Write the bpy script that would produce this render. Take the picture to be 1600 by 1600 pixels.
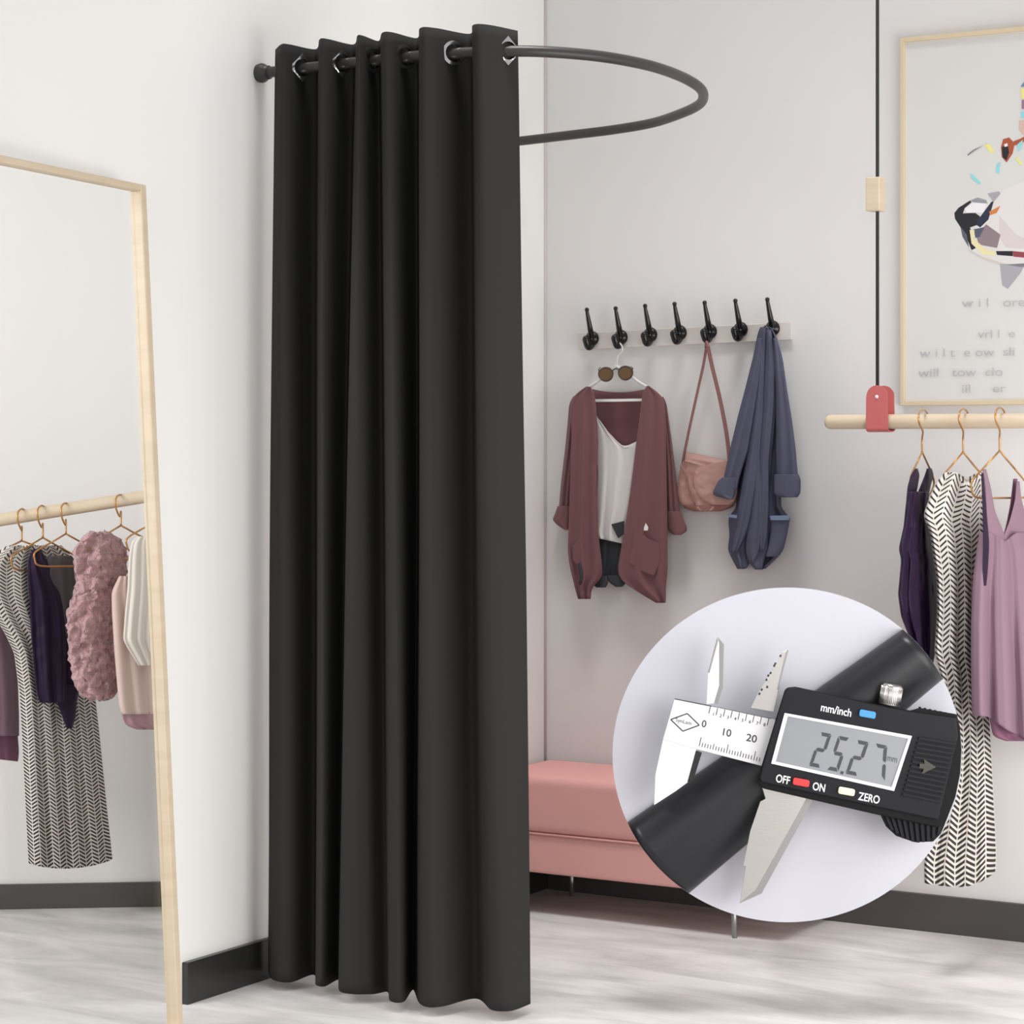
import bpy, bmesh, math, random
import numpy as np
from mathutils import Vector, noise

random.seed(4)
for o in list(bpy.data.objects):
    bpy.data.objects.remove(o)
scene = bpy.context.scene
COL = scene.collection

# ------------------------------------------------------------------ camera
F_PX = 3654.997
HOR = 700.0
CAM = Vector((3.2899, -5.6686, 1.2318))
RT = Vector((0.85776, 0.51406, 0.0))
FW = Vector((-0.51406, 0.85776, 0.0))
cd = bpy.data.cameras.new('camera')
cam = bpy.data.objects.new('camera', cd)
COL.objects.link(cam)
cam.location = CAM
cam.rotation_euler = (math.pi / 2, 0, math.atan2(FW.y, FW.x) - math.pi / 2)
cd.sensor_width = 36
cd.lens = F_PX / 1600 * 36
cd.shift_y = -(800 - HOR) / 1600
cd.clip_start = 0.05
scene.camera = cam

# ------------------------------------------------------------------ world, lights, exposure
w = bpy.data.worlds.new('world')
scene.world = w
w.use_nodes = True
bg = w.node_tree.nodes['Background']
bg.inputs[0].default_value = (1.0, 0.985, 0.975, 1)
bg.inputs[1].default_value = 0.50


def area(name, loc, target, size, energy, color=(1, 1, 1)):
    ld = bpy.data.lights.new(name, 'AREA')
    ld.shape = 'RECTANGLE'
    ld.size, ld.size_y = size
    ld.energy = energy
    ld.color = color
    o = bpy.data.objects.new(name, ld)
    COL.objects.link(o)
    o.location = loc
    o.rotation_euler = (Vector(target) - Vector(loc)).to_track_quat('-Z', 'Y').to_euler()
    return o


area('front_fill', (3.6, -8.2, 1.3), (0.9, 0.0, 0.75), (4.2, 2.4), 46, (1, 0.99, 0.985))  # added fill lamp behind the camera, not a real shop front
area('side_fill', (3.25, -1.7, 0.85), (0.0, -1.35, 0.6), (2.6, 1.5), 60, (1, 0.985, 0.97))  # added off-frame fill that lifts the left wall; no window known there
area('ceiling_softbox', (1.9, -2.2, 5.6), (0.9, -0.9, 0.0), (3.0, 2.4), 12, (1, 0.99, 0.98))
dl = area('low_wall_fill', (1.05, -1.45, 4.6), (0.75, -0.6, 0.0), (1.2, 0.8), 9.5, (1, 0.99, 0.985))  # narrow fill added to brighten the wall above the bench
dl.data.spread = math.radians(48)
area('mirror_room_fill', (-1.2, -3.9, 2.0), (-0.95, -1.0, 0.4), (1.4, 1.2), 72, (1, 0.99, 0.98))  # added lamp brightening the stand-in room behind the mirror
vs = scene.view_settings
vs.view_transform = 'Standard'
vs.look = 'None'
vs.exposure = 0.0
vs.gamma = 1.0
vs.use_curve_mapping = False


# ------------------------------------------------------------------ pixel rays on real planes
def ray(px, py):
    return FW + RT * ((px - 800) / F_PX) + Vector((0, 0, (HOR - py) / F_PX))


def at_x(px, py, c):
    r = ray(px, py)
    return CAM + r * ((c - CAM.x) / r.x)


def at_y(px, py, c):
    r = ray(px, py)
    return CAM + r * ((c - CAM.y) / r.y)


def at_z(px, py, c):
    r = ray(px, py)
    return CAM + r * ((c - CAM.z) / r.z)


def at_d(px, py, d):
    return CAM + ray(px, py) * d


class Plane:
    """a vertical plane of the place; P(px,py,w) lies w metres in front of it"""
    def __init__(s, p0, n):
        s.p0 = Vector(p0)
        s.n = Vector(n).normalized()
        if s.n.dot(FW) > 0:
            s.n = -s.n

    def __call__(s, px, py, w=0.0):
        r = ray(px, py)
        t = (s.p0 + s.n * w - CAM).dot(s.n) / r.dot(s.n)
        return CAM + r * t


# ------------------------------------------------------------------ materials
def lin(c):
    c = c / 255.0
    return c / 12.92 if c <= 0.04045 else ((c + 0.055) / 1.055) ** 2.4


def rgb(c, k=1.0):
    return (lin(c[0]) * k, lin(c[1]) * k, lin(c[2]) * k, 1)


MATS = {}


def mat(name, c, rough=0.6, metal=0.0, bump=None, var=None, spec=0.5, k=1.0, sheen=0.0, aniso=None):
    if name in MATS:
        return MATS[name]
    m = bpy.data.materials.new(name)
    m.use_nodes = True
    nt = m.node_tree
    b = nt.nodes['Principled BSDF']
    b.inputs['Base Color'].default_value = rgb(c, k)
    b.inputs['Roughness'].default_value = rough
    b.inputs['Metallic'].default_value = metal
    b.inputs['Specular IOR Level'].default_value = spec
    if sheen:
        b.inputs['Sheen Weight'].default_value = sheen
    if bump or var:
        tc = nt.nodes.new('ShaderNodeTexCoord')
        mp = nt.nodes.new('ShaderNodeMapping')
        nt.links.new(tc.outputs['Object'], mp.inputs[0])
        if aniso:
            mp.inputs['Scale'].default_value = aniso
    if bump:
        nz = nt.nodes.new('ShaderNodeTexNoise')
        nz.inputs['Scale'].default_value = bump[0]
        nz.inputs['Detail'].default_value = 4
        nt.links.new(mp.outputs[0], nz.inputs['Vector'])
        bp = nt.nodes.new('ShaderNodeBump')
        bp.inputs['Strength'].default_value = bump[1]
        bp.inputs['Distance'].default_value = bump[2] if len(bump) > 2 else 0.002
        nt.links.new(nz.outputs[0], bp.inputs['Height'])
        nt.links.new(bp.outputs[0], b.inputs['Normal'])
    if var:   # (scale, other colour, lo, hi)
        nz = nt.nodes.new('ShaderNodeTexNoise')
        nz.inputs['Scale'].default_value = var[0]
        nz.inputs['Detail'].default_value = 5
        nt.links.new(mp.outputs[0], nz.inputs['Vector'])
        rp = nt.nodes.new('ShaderNodeValToRGB')
        rp.color_ramp.elements[0].position = var[2]
        rp.color_ramp.elements[1].position = var[3]
        rp.color_ramp.elements[0].color = rgb(c, k)
        rp.color_ramp.elements[1].color = rgb(var[1], k)
        nt.links.new(nz.outputs[0], rp.inputs[0])
        nt.links.new(rp.outputs[0], b.inputs['Base Color'])
    MATS[name] = m
    return m


def floor_mat():
    m = mat('pale_grey_streaked_floor', (216, 212, 210), rough=0.42, spec=0.35)
    nt = m.node_tree
    b = nt.nodes['Principled BSDF']
    tc = nt.nodes.new('ShaderNodeTexCoord')
    mp = nt.nodes.new('ShaderNodeMapping')
    mp.inputs['Rotation'].default_value = (0, 0, math.radians(-14))
    mp.inputs['Scale'].default_value = (1.3, 4.0, 1)
    nt.links.new(tc.outputs['Object'], mp.inputs[0])
    n1 = nt.nodes.new('ShaderNodeTexNoise')
    n1.inputs['Scale'].default_value = 1.7
    n1.inputs['Detail'].default_value = 7
    n1.inputs['Roughness'].default_value = 0.62
    n1.inputs['Distortion'].default_value = 0.6
    nt.links.new(mp.outputs[0], n1.inputs['Vector'])
    rp = nt.nodes.new('ShaderNodeValToRGB')
    rp.color_ramp.elements[0].position = 0.34
    rp.color_ramp.elements[1].position = 0.62
    rp.color_ramp.elements[0].color = rgb((186, 183, 181))
    rp.color_ramp.elements[1].color = rgb((224, 221, 219))
    nt.links.new(n1.outputs[0], rp.inputs[0])
    nt.links.new(rp.outputs[0], b.inputs['Base Color'])
    bp = nt.nodes.new('ShaderNodeBump')
    bp.inputs['Strength'].default_value = 0.08
    bp.inputs['Distance'].default_value = 0.002
    nt.links.new(n1.outputs[0], bp.inputs['Height'])
    nt.links.new(bp.outputs[0], b.inputs['Normal'])
    return m


def herringbone_mat(name, cols, rows, duty=0.5):
    m = mat(name, (215, 210, 203), rough=0.85, spec=0.1)
    nt = m.node_tree
    b = nt.nodes['Principled BSDF']

    def mth(op, a, c=None, v=None):
        n = nt.nodes.new('ShaderNodeMath')
        n.operation = op
        nt.links.new(a, n.inputs[0])
        if c is not None:
            nt.links.new(c, n.inputs[1])
        if v is not None:
            n.inputs[1].default_value = v
        return n.outputs[0]
    uv = nt.nodes.new('ShaderNodeUVMap')
    sp = nt.nodes.new('ShaderNodeSeparateXYZ')
    nt.links.new(uv.outputs[0], sp.inputs[0])
    u = mth('MULTIPLY', sp.outputs[0], v=cols)
    tri = mth('PINGPONG', u, v=1.0)
    v = mth('MULTIPLY', sp.outputs[1], v=rows)
    s = mth('ADD', v, mth('MULTIPLY', tri, v=-1.25))
    fr = mth('FRACT', s)
    dark = mth('LESS_THAN', mth('SUBTRACT', fr, mth('MULTIPLY', sp.outputs[1], v=0.03)), v=duty - 0.10)  # dark strokes thin towards the top, painting in the pale shoulder highlights
    # thin cream seam between the bone columns
    edge = mth('ABSOLUTE', mth('SUBTRACT', tri, v=0.5))
    seam = mth('LESS_THAN', edge, v=0.44)
    d = mth('MULTIPLY', dark, seam)
    mx = nt.nodes.new('ShaderNodeMixRGB')
    nt.links.new(d, mx.inputs[0])
    mx.inputs[1].default_value = rgb((216, 210, 203))
    mx.inputs[2].default_value = rgb((62, 58, 59))
    nt.links.new(mx.outputs[0], b.inputs['Base Color'])
    return m


def fluffy_mat():
    m = mat('dusty_pink_fluff', (206, 162, 166), rough=0.95, spec=0.1, sheen=0.4)
    nt = m.node_tree
    b = nt.nodes['Principled BSDF']
    tc = nt.nodes.new('ShaderNodeTexCoord')
    vo = nt.nodes.new('ShaderNodeTexNoise')
    vo.inputs['Scale'].default_value = 42
    vo.inputs['Detail'].default_value = 4
    vo.inputs['Distortion'].default_value = 2.2
    nt.links.new(tc.outputs['Object'], vo.inputs['Vector'])
    bp = nt.nodes.new('ShaderNodeBump')
    bp.inputs['Strength'].default_value = 1.0
    bp.inputs['Distance'].default_value = 0.02
    nt.links.new(vo.outputs[0], bp.inputs['Height'])
    nt.links.new(bp.outputs[0], b.inputs['Normal'])
    return m


M_WALLL = mat('warm_white_wall_paint', (237, 236, 234), 0.75, bump=(60, 0.03), spec=0.2)
M_WALLB = mat('soft_grey_wall_paint', (223, 221, 220), 0.75, bump=(60, 0.03), spec=0.2)
M_CORNER = mat('mauve_grey_corner_strip', (206, 197, 196), 0.6)
M_BASEL = mat('near_black_skirting_gloss', (42, 42, 41), 0.3)
M_BASEB = mat('dark_taupe_skirting', (70, 67, 65), 0.45)
M_FLOOR = floor_mat()
M_CURT = mat('charcoal_curtain_cloth', (47, 46, 45), 0.85, bump=(900, 0.12, 0.0006), spec=0.15)
M_ROD = mat('black_powder_coated_steel', (52, 50, 48), 0.42)
M_CHROME = mat('polished_chrome', (225, 225, 228), 0.12, metal=1.0)
M_OAK = mat('pale_oak', (212, 195, 171), 0.5, var=(9, (205, 186, 160), 0.35, 0.7), aniso=(1, 1, 6))
M_HOOK = mat('black_enamel_hooks', (12, 12, 12), 0.25)
M_RAIL = mat('pale_grey_rail_paint', (218, 211, 205), 0.6)
M_WHITE = mat('white_hanger_enamel', (226, 224, 222), 0.35)
M_MAROON = mat('dusty_maroon_knit', (116, 80, 82), 0.9, bump=(420, 0.25, 0.001), spec=0.1, sheen=0.15)
M_CREAM = mat('off_white_jersey', (216, 213, 209), 0.85, spec=0.1)
M_CHAR = mat('charcoal_denim', (62, 64, 67), 0.9, bump=(500, 0.2, 0.001), spec=0.1)
M_BAG = mat('tan_pink_leather', (176, 136, 126), 0.5, bump=(160, 0.2, 0.001))
M_BAGD = mat('reddish_brown_leather', (138, 94, 88), 0.5)
M_COAT = mat('slate_navy_wool', (88, 88, 106), 0.92, bump=(500, 0.3, 0.001), spec=0.08)
M_COATB = mat('steel_blue_pocket_binding', (112, 128, 152), 0.8)
M_GOLD = mat('brushed_brass_wire', (196, 150, 96), 0.35, metal=0.75)
M_CORD = mat('black_hanging_cord', (40, 40, 40), 0.7)
M_RED = mat('coral_red_leather', (188, 98, 98), 0.5, bump=(200, 0.15, 0.0008))
M_PURP = mat('deep_aubergine_satin', (40, 24, 50), 0.55, spec=0.18)
M_MAUVE = mat('dusty_mauve_satin', (138, 110, 125), 0.55, spec=0.3)
M_MAUVED = mat('plum_mauve_lining', (132, 88, 112), 0.7)
M_SLIP = mat('blush_beige_crepe', (214, 190, 182), 0.8)
M_ROSE = mat('rose_chiffon_hem', (178, 140, 150), 0.8)
M_BLOUSE = mat('ivory_pleated_crepe', (222, 214, 206), 0.85)
M_BENCH = mat('salmon_pink_upholstery', (216, 162, 156), 0.85, bump=(500, 0.15, 0.0006), spec=0.15)
M_STEEL = mat('brushed_leg_steel', (150, 152, 150), 0.3, metal=0.9)
M_PAPER = mat('pale_print_paper', (216, 215, 213), 0.7)
M_FRAMEW = mat('honey_wood_frame', (216, 198, 168), 0.5)
M_HERR = herringbone_mat('black_and_cream_herringbone', 7.0, 11.5, 0.47)
M_HERR2 = herringbone_mat('grey_fine_herringbone', 13.0, 18.0, 0.5)
M_FLUFF = fluffy_mat()
M_AMBER = mat('amber_lens', (96, 70, 34), 0.12)
M_TORT = mat('dark_tortoise_frame', (58, 44, 30), 0.3)


# ------------------------------------------------------------------ object helpers
OFF = {}


def thing(name, loc, label, cat, group=None):
    o = bpy.data.objects.new(name, None)
    o.empty_display_size = 0.05
    COL.objects.link(o)
    o.location = loc
    o['label'] = label
    o['category'] = cat
    if group:
        o['group'] = group
    OFF[o.name] = Vector(loc)
    return o


def link_mesh(name, me, parent=None, base=None, smooth=False):
    off = OFF[parent.name] if parent else (Vector(base) if base is not None else Vector((0, 0, 0)))
    if off.length > 0:
        for v in me.vertices:
            v.co -= off
    o = bpy.data.objects.new(name, me)
    COL.objects.link(o)
    if parent:
        o.parent = parent
    else:
        o.location = off
    OFF[o.name] = off
    if smooth:
        for p in me.polygons:
            p.use_smooth = True
    return o


def tag(o, label, cat, group=None):
    o['label'] = label
    o['category'] = cat
    if group:
        o['group'] = group
    return o


class MB:
    """collects shapes into one mesh with material slots"""
    def __init__(s):
        s.v, s.f, s.mi, s.mats, s.uv, s.sm = [], [], [], [], None, []

    def _m(s, m):
        if m not in s.mats:
            s.mats.append(m)
        return s.mats.index(m)

    def add(s, vs, fs, m, smooth=False):
        b = len(s.v)
        s.v += [Vector(x) for x in vs]
        i = s._m(m)
        for f in fs:
            s.f.append([b + k for k in f])
            s.mi.append(i)
            s.sm.append(smooth)
        return s

    def box(s, lo, hi, m):
        x0, y0, z0 = lo
        x1, y1, z1 = hi
        vs = [(x0, y0, z0), (x1, y0, z0), (x1, y1, z0), (x0, y1, z0), (x0, y0, z1), (x1, y0, z1), (x1, y1, z1), (x0, y1, z1)]
        return s.add(vs, [(0, 3, 2, 1), (4, 5, 6, 7), (0, 1, 5, 4), (1, 2, 6, 5), (2, 3, 7, 6), (3, 0, 4, 7)], m)

    def prism(s, P, pts, w0, w1, m):
        """pts (px,py) on plane P between w0 and w1"""
        n = len(pts)
        a = [P(x, y, w0) for x, y in pts]
        b = [P(x, y, w1) for x, y in pts]
        fs = [list(range(n, 2 * n)), list(range(n - 1, -1, -1))]
        fs += [(i, (i + 1) % n, n + (i + 1) % n, n + i) for i in range(n)]
        return s.add(a + b, fs, m)

    def flat(s, P, pts, w, m):
        return s.add([P(x, y, w) for x, y in pts], [list(range(len(pts)))], m)

    def tube(s, pts, r, m, seg=10, caps=True, closed=False, flatn=None):
        pts = [Vector(p) for p in pts]
        n = len(pts)
        rr = r if isinstance(r, (list, tuple)) else [r] * n
        rings = []
        prev = None
        for i in range(n):
            if closed:
                t = (pts[(i + 1) % n] - pts[i - 1]).normalized()
            else:
                t = (pts[min(i + 1, n - 1)] - pts[max(i - 1, 0)]).normalized()
            if prev is None:
                a = Vector((0, 0, 1)) if abs(t.z) < 0.9 else Vector((1, 0, 0))
                u = t.cross(a).normalized()
            else:
                u = (prev - t * prev.dot(t)).normalized()
            prev = u
            v = t.cross(u)
            rings.append([pts[i] + (u * math.cos(2 * math.pi * k / seg) + v * math.sin(2 * math.pi * k / seg)) * rr[i] for k in range(seg)])
        vs = [p for rg in rings for p in rg]
        fs = []
        m_ = n if closed else n - 1
        for i in range(m_):
            j = (i + 1) % n
            for k in range(seg):
                k2 = (k + 1) % seg
                fs.append((i * seg + k, i * seg + k2, j * seg + k2, j * seg + k))
        if caps and not closed:
            fs.append(list(range(seg - 1, -1, -1)))
            fs.append([(n - 1) * seg + k for k in range(seg)])
        return s.add(vs, fs, m, True)

    def lathe(s, c, axis, prof, m, seg=24):
        """prof: (distance along axis, radius)"""
        axis = Vector(axis).normalized()
        a = Vector((0, 0, 1)) if abs(axis.z) < 0.9 else Vector((1, 0, 0))
        u = axis.cross(a).normalized()
        v = axis.cross(u)
        vs, fs = [], []
        for d, r in prof:
            for k in range(seg):
                an = 2 * math.pi * k / seg
                vs.append(Vector(c) + axis * d + (u * math.cos(an) + v * math.sin(an)) * r)
        for i in range(len(prof) - 1):
            for k in range(seg):
                k2 = (k + 1) % seg
                fs.append((i * seg + k, (i + 1) * seg + k, (i + 1) * seg + k2, i * seg + k2))
        fs.append(list(range(seg)))
        fs.append([(len(prof) - 1) * seg + k for k in range(seg - 1, -1, -1)])
        return s.add(vs, fs, m, True)

    def ball(s, c, r, m, seg=12):
        pr = [(-r * math.cos(math.pi * i / 8), max(r * math.sin(math.pi * i / 8), 1e-4)) for i in range(9)]
        return s.lathe(c, (0, 0, 1), pr, m, seg)

    def text(s, txt, P, org, right, down, w, m, bold=0.0):
        """glyphs mapped: x -> org + right*x, y -> -down*y"""
        cu = bpy.data.curves.new('t', 'FONT')
        cu.body = txt
        cu.offset = bold
        ob = bpy.data.objects.new('t', cu)
        COL.objects.link(ob)
        bpy.context.view_layer.update()
        me = bpy.data.meshes.new_from_object(ob.evaluated_get(bpy.context.evaluated_depsgraph_get()))
        vs = [P(org[0] + right[0] * v.co.x - down[0] * v.co.y, org[1] + right[1] * v.co.x - down[1] * v.co.y, w) for v in me.vertices]
        s.add(vs, [list(p.vertices) for p in me.polygons], m)
        bpy.data.objects.remove(ob)
        bpy.data.curves.remove(cu)
        bpy.data.meshes.remove(me)
        return s

    def build(s, name, parent=None, base=None, bevel=0):
        me = bpy.data.meshes.new(name)
        me.from_pydata([tuple(v) for v in s.v], [], s.f)
        for m in s.mats:
            me.materials.append(m)
        for p, i, sm in zip(me.polygons, s.mi, s.sm):
            p.material_index = i
            p.use_smooth = sm
        bm = bmesh.new()
        bm.from_mesh(me)
        bmesh.ops.recalc_face_normals(bm, faces=bm.faces)
        bm.to_mesh(me)
        bm.free()
        o = link_mesh(name, me, parent, base)
        if bevel:
            md = o.modifiers.new('bevel', 'BEVEL')
            md.width = bevel
            md.segments = 3
            md.limit_method = 'ANGLE'
        return o


def struct(o):
    o['kind'] = 'structure'
    return o


def smooth_pts(pts, sub=8, closed=False):
    pts = [Vector(p) for p in pts]
    n = len(pts)
    out = []
    rng = n if closed else n - 1
    for i in range(rng):
        p1, p2 = pts[i], pts[(i + 1) % n]
        p0 = pts[i - 1] if (closed or i > 0) else p1
        p3 = pts[(i + 2) % n] if (closed or i + 2 < n) else p2
        for k in range(sub):
            t = k / sub
            out.append(0.5 * ((2 * p1) + (p2 - p0) * t + (2 * p0 - 5 * p1 + 4 * p2 - p3) * t * t + (3 * p1 - p0 - 3 * p2 + p3) * t ** 3))
    if not closed:
        out.append(pts[-1])
    return out


def loft(name, m, parent, P, rows, dep=0.02, folds=(), n=64, mrows=60, hem=None, off=0.0, crump=0.0, cscale=18.0, base=None, backdep=None, neck=None, fluff=0.0):
    """a closed cloth tube whose left/right outline runs through rows (py, xl, xr[, depth factor]) on plane P"""
    R = np.array([list(r) + [1.0] * (4 - len(r)) for r in rows], float)
    ys = np.linspace(R[0, 0], R[-1, 0], mrows)
    cols = [np.interp(ys, R[:, 0], R[:, k]) for k in (1, 2, 3)]
    ker = np.array([1, 2, 3, 2, 1.0]) / 9
    sm = []
    for c in cols:
        c2 = np.convolve(np.pad(c, 2, mode='reflect', reflect_type='odd'), ker, 'valid')
        sm.append(c2)
    verts, uvs = [], []
    L = R[-1, 0] - R[0, 0]
    bd = dep if backdep is None else backdep
    for i, y in enumerate(ys):
        v = i / (mrows - 1)
        xl, xr, dk = sm[0][i], sm[1][i], sm[2][i]
        cx, hw = (xl + xr) / 2, max((xr - xl) / 2, 0.3)
        for j in range(n):
            th = 2 * math.pi * j / n
            t, s_ = -math.cos(th), math.sin(th)
            prof = math.copysign(abs(s_) ** 0.6, s_)
            d = (dep if s_ > 0 else bd) * dk * prof
            edge = math.sqrt(max(0, 1 - t * t)) ** 0.5 * 0.85 + 0.15
            fo = 0.0
            for fr, am, ph, dr, g in folds:
                x = t * fr * math.pi + ph + dr * v
                c = math.cos(x)
                fo += am * (c if g == 0 else (abs(math.sin(x / 2)) * 2 - 1)) * (0.35 + 0.65 * v if g < 2 else 1.0)
            d += fo * edge + off
            yy = y
            if hem:
                yy += hem(t) * max(0, (v - 0.6) / 0.4) ** 1.5
            if neck:
                yy += neck(t, s_) * max(0, 1 - v * 5) ** 1.0
            px = cx + t * hw
            p = P(px, yy, d)
            if crump:
                q = p * cscale
                d += crump * (noise.noise(q) + 0.5 * noise.noise(q * 2.3))
                p = P(px, yy, d)
            if fluff:
                q = p * 55
                p = p + Vector((noise.noise(q), noise.noise(q + Vector((9, 3, 1))), noise.noise(q + Vector((2, 7, 5))))) * fluff
            verts.append(p)
            uvs.append(((t + 1) / 2 * (1 if s_ >= 0 else 1), v * L / 100.0))
    faces = []
    for i in range(mrows - 1):
        for j in range(n):
            j2 = (j + 1) % n
            faces.append((i * n + j, i * n + j2, (i + 1) * n + j2, (i + 1) * n + j))
    # caps joined front to back so the cloth closes along its edges
    for i in (0, mrows - 1):
        for j in range(n // 2):
            a, b = i * n + j, i * n + (j + 1)
            c, d2 = i * n + (n - j - 1) % n, i * n + (n - j) % n
            q = []
            for k in (a, b, c, d2):
                if k not in q:
                    q.append(k)
            if len(q) > 2:
                faces.append(tuple(q))
    me = bpy.data.meshes.new(name)
    me.from_pydata([tuple(v) for v in verts], [], faces)
    ul = me.uv_layers.new(name='UVMap')
    for lp in me.loops:
        ul.data[lp.index].uv = uvs[lp.vertex_index]
    me.materials.append(m)
    bm = bmesh.new()
    bm.from_mesh(me)
    bmesh.ops.recalc_face_normals(bm, faces=bm.faces)
    bm.to_mesh(me)
    bm.free()
    return link_mesh(name, me, parent, base, smooth=True)


# ================================================================== THE SHELL
YN, XE, ZT = -3.3, 3.3, 2.75
mb = MB().box((-3.2, -6.6, -0.04), (XE, 0.12, 0.0), M_FLOOR)
struct(mb.build('floor'))
struct(MB().box((-0.02, 0.0, 0.0), (XE, 0.1, ZT), M_WALLB).build('wall_back'))
struct(MB().tube([(0.002, -0.002, 0.0), (0.002, -0.002, ZT)], 0.0042, M_CORNER, 8).build('corner_strip_1'))  # tinted strip along the line where the two walls meet

# left wall with the slanted opening behind the leaning mirror
PL = lambda px, py, w_=0: at_x(px, py, w_)
op = [PL(223, 289), PL(-160, 210), None, PL(282.5, 1571)]
far_z = lambda v: Vector((0, v.y, 0))
k1, k2, k3 = op[0], op[1], op[3]
k3 = Vector((0, k3.y, 0.0))
yo = -3.05
dz = (k2.z - k1.z) / (k2.y - k1.y)
k2 = Vector((0, yo, k1.z + dz * (yo - k1.y)))
k4 = Vector((0, yo, 0.0))
lw = MB()
T = 0.03
outer = [(0, 0, 0), (0, 0, ZT), (0, YN, ZT), (0, YN, 0)]


def quad_slab(mb, q, m):
    a = [Vector(p) for p in q]
    b = [p + Vector((-T, 0, 0)) for p in a]
    mb.add(a + b, [(0, 1, 2, 3), (7, 6, 5, 4), (0, 4, 5, 1), (1, 5, 6, 2), (2, 6, 7, 3), (3, 7, 4, 0)], m)


quad_slab(lw, [(0, 0, 0), (0, 0, ZT), (0, k1.y, ZT), k3], M_WALLL)
lw.v[2] = Vector((0, k1.y, k1.z))
lw.v[6] = Vector((-T, k1.y, k1.z))
lw.v[1] = Vector((0, 0, k1.z))
lw.v[5] = Vector((-T, 0, k1.z))
quad_slab(lw, [(0, 0, k1.z), (0, 0, ZT), (0, k1.y, ZT), k1], M_WALLL)
quad_slab(lw, [k1, (0, k1.y, ZT), (0, yo, ZT), k2], M_WALLL)
quad_slab(lw, [k4, (0, yo, ZT), (0, YN, ZT), (0, YN, 0)], M_WALLL)
struct(lw.build('wall_left'))

# reflected room built as added geometry beyond the glass: its wall stands behind the left wall
VA = at_d(0, 1419, 6.255)
VB = at_d(262, 1415, 6.295)
VA.z = VB.z = 0
vdir = (VB - VA).normalized()
vn = Vector((vdir.y, -vdir.x, 0))
if vn.dot(FW) > 0:
    vn = -vn
p0 = VA - vdir * 1.6
p1 = VB + vdir * 0.83


def vbox(mb, a, b, thick, z0, z1, m, front=0.0):
    o1 = vn * front
    o2 = vn * (front - thick)
    q = [a + o1, b + o1, b + o2, a + o2]
    vs = [Vector((p.x, p.y, z0)) for p in q] + [Vector((p.x, p.y, z1)) for p in q]
    mb.add(vs, [(0, 3, 2, 1), (4, 5, 6, 7), (0, 1, 5, 4), (1, 2, 6, 5), (2, 3, 7, 6), (3, 0, 4, 7)], m)


m_ = MB()
vbox(m_, p0, p1, 0.05, 0, ZT, M_WALLB)
struct(m_.build('wall_reflected'))
m_ = MB()
vbox(m_, p0, p1, 0.012, 0, 0.066, M_BASEB, 0.0125)
struct(m_.build('baseboard_reflected', bevel=0.002))

struct(MB().box((0.0, k3.y + 0.004, 0), (0.016, -0.001, 0.093), M_BASEL).build('baseboard_left', bevel=0.002))
struct(MB().box((0.017, -0.016, 0), (XE, 0.0, 0.094), M_BASEB).build('baseboard_back', bevel=0.002))

# ================================================================== LEANING MIRROR
ang = math.atan((2211 - 800) / F_PX)
e1 = -(RT * math.sin(ang) + FW * math.cos(ang))       # towards the camera and left
mn = RT * math.cos(ang) - FW * math.sin(ang)          # faces the room
MO = at_d(287.5, 1621, 4.92)
MO.z = 0.0
best = None
for i in range(200):
    th = i * 0.0007
    e2 = Vector((0, 0, math.cos(th))) - mn * math.sin(th)
    for j in range(90):
        h = 1.65 + j * 0.003
        p = MO + e2 * h
        d = (p - CAM).dot(FW)
        px = 800 + F_PX * (p - CAM).dot(RT) / d
        py = HOR - F_PX * (p.z - CAM.z) / d
        e = abs(px - 229) + abs(py - 289)
        if best is None or e < best[0]:
            best = (e, th, h)
th, MH = best[1], best[2]
e2 = Vector((0, 0, math.cos(th))) - mn * math.sin(th)
en = e1.cross(e2).normalized()
if en.dot(mn) < 0:
    en = -en
MWD = 1.02


def MP(a, b, c=0.0):
    return MO + e1 * a + e2 * b + en * c


mir = thing('leaning_mirror', MO, 'tall full-length mirror in thin pale oak frame leaning against the left wall, its reflected clothes built behind the pane', 'mirror')


def mbox(mb, a0, a1, b0, b1, c0, c1, m):
    vs = [MP(a, b, c) for c in (c0, c1) for a, b in ((a0, b0), (a1, b0), (a1, b1), (a0, b1))]
    mb.add(vs, [(0, 3, 2, 1), (4, 5, 6, 7), (0, 1, 5, 4), (1, 2, 6, 5), (2, 3, 7, 6), (3, 0, 4, 7)], m)


fr = MB()
FWD = 0.0225
mbox(fr, 0, FWD, 0.0, MH, -0.028, 0.0, M_OAK)
mbox(fr, MWD - FWD, MWD, 0.0, MH, -0.028, 0.0, M_OAK)
mbox(fr, FWD, MWD - FWD, MH - FWD * 0.62, MH, -0.028, 0.0, M_OAK)
mbox(fr, FWD, MWD - FWD, 0.0, FWD * 0.62, -0.028, 0.0, M_OAK)
fr.build('mirror_frame', mir, bevel=0.003)
mg = bpy.data.materials.new('clear_mirror_pane')
mg.use_nodes = True
nt = mg.node_tree
nt.nodes.clear()
out = nt.nodes.new('ShaderNodeOutputMaterial')
tr = nt.nodes.new('ShaderNodeBsdfTransparent')
tr.inputs[0].default_value = (0.97, 0.975, 0.97, 1)
gl = nt.nodes.new('ShaderNodeBsdfGlossy')
gl.inputs['Roughness'].default_value = 0.02
mx = nt.nodes.new('ShaderNodeMixShader')
mx.inputs[0].default_value = 0.03
nt.links.new(tr.outputs[0], mx.inputs[1])
nt.links.new(gl.outputs[0], mx.inputs[2])
nt.links.new(mx.outputs[0], out.inputs[0])
gm = MB()
mbox(gm, FWD, MWD - FWD, FWD * 0.62, MH - FWD * 0.62, -0.022, -0.018, mg)
gm.build('mirror_glass', mir)

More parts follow.
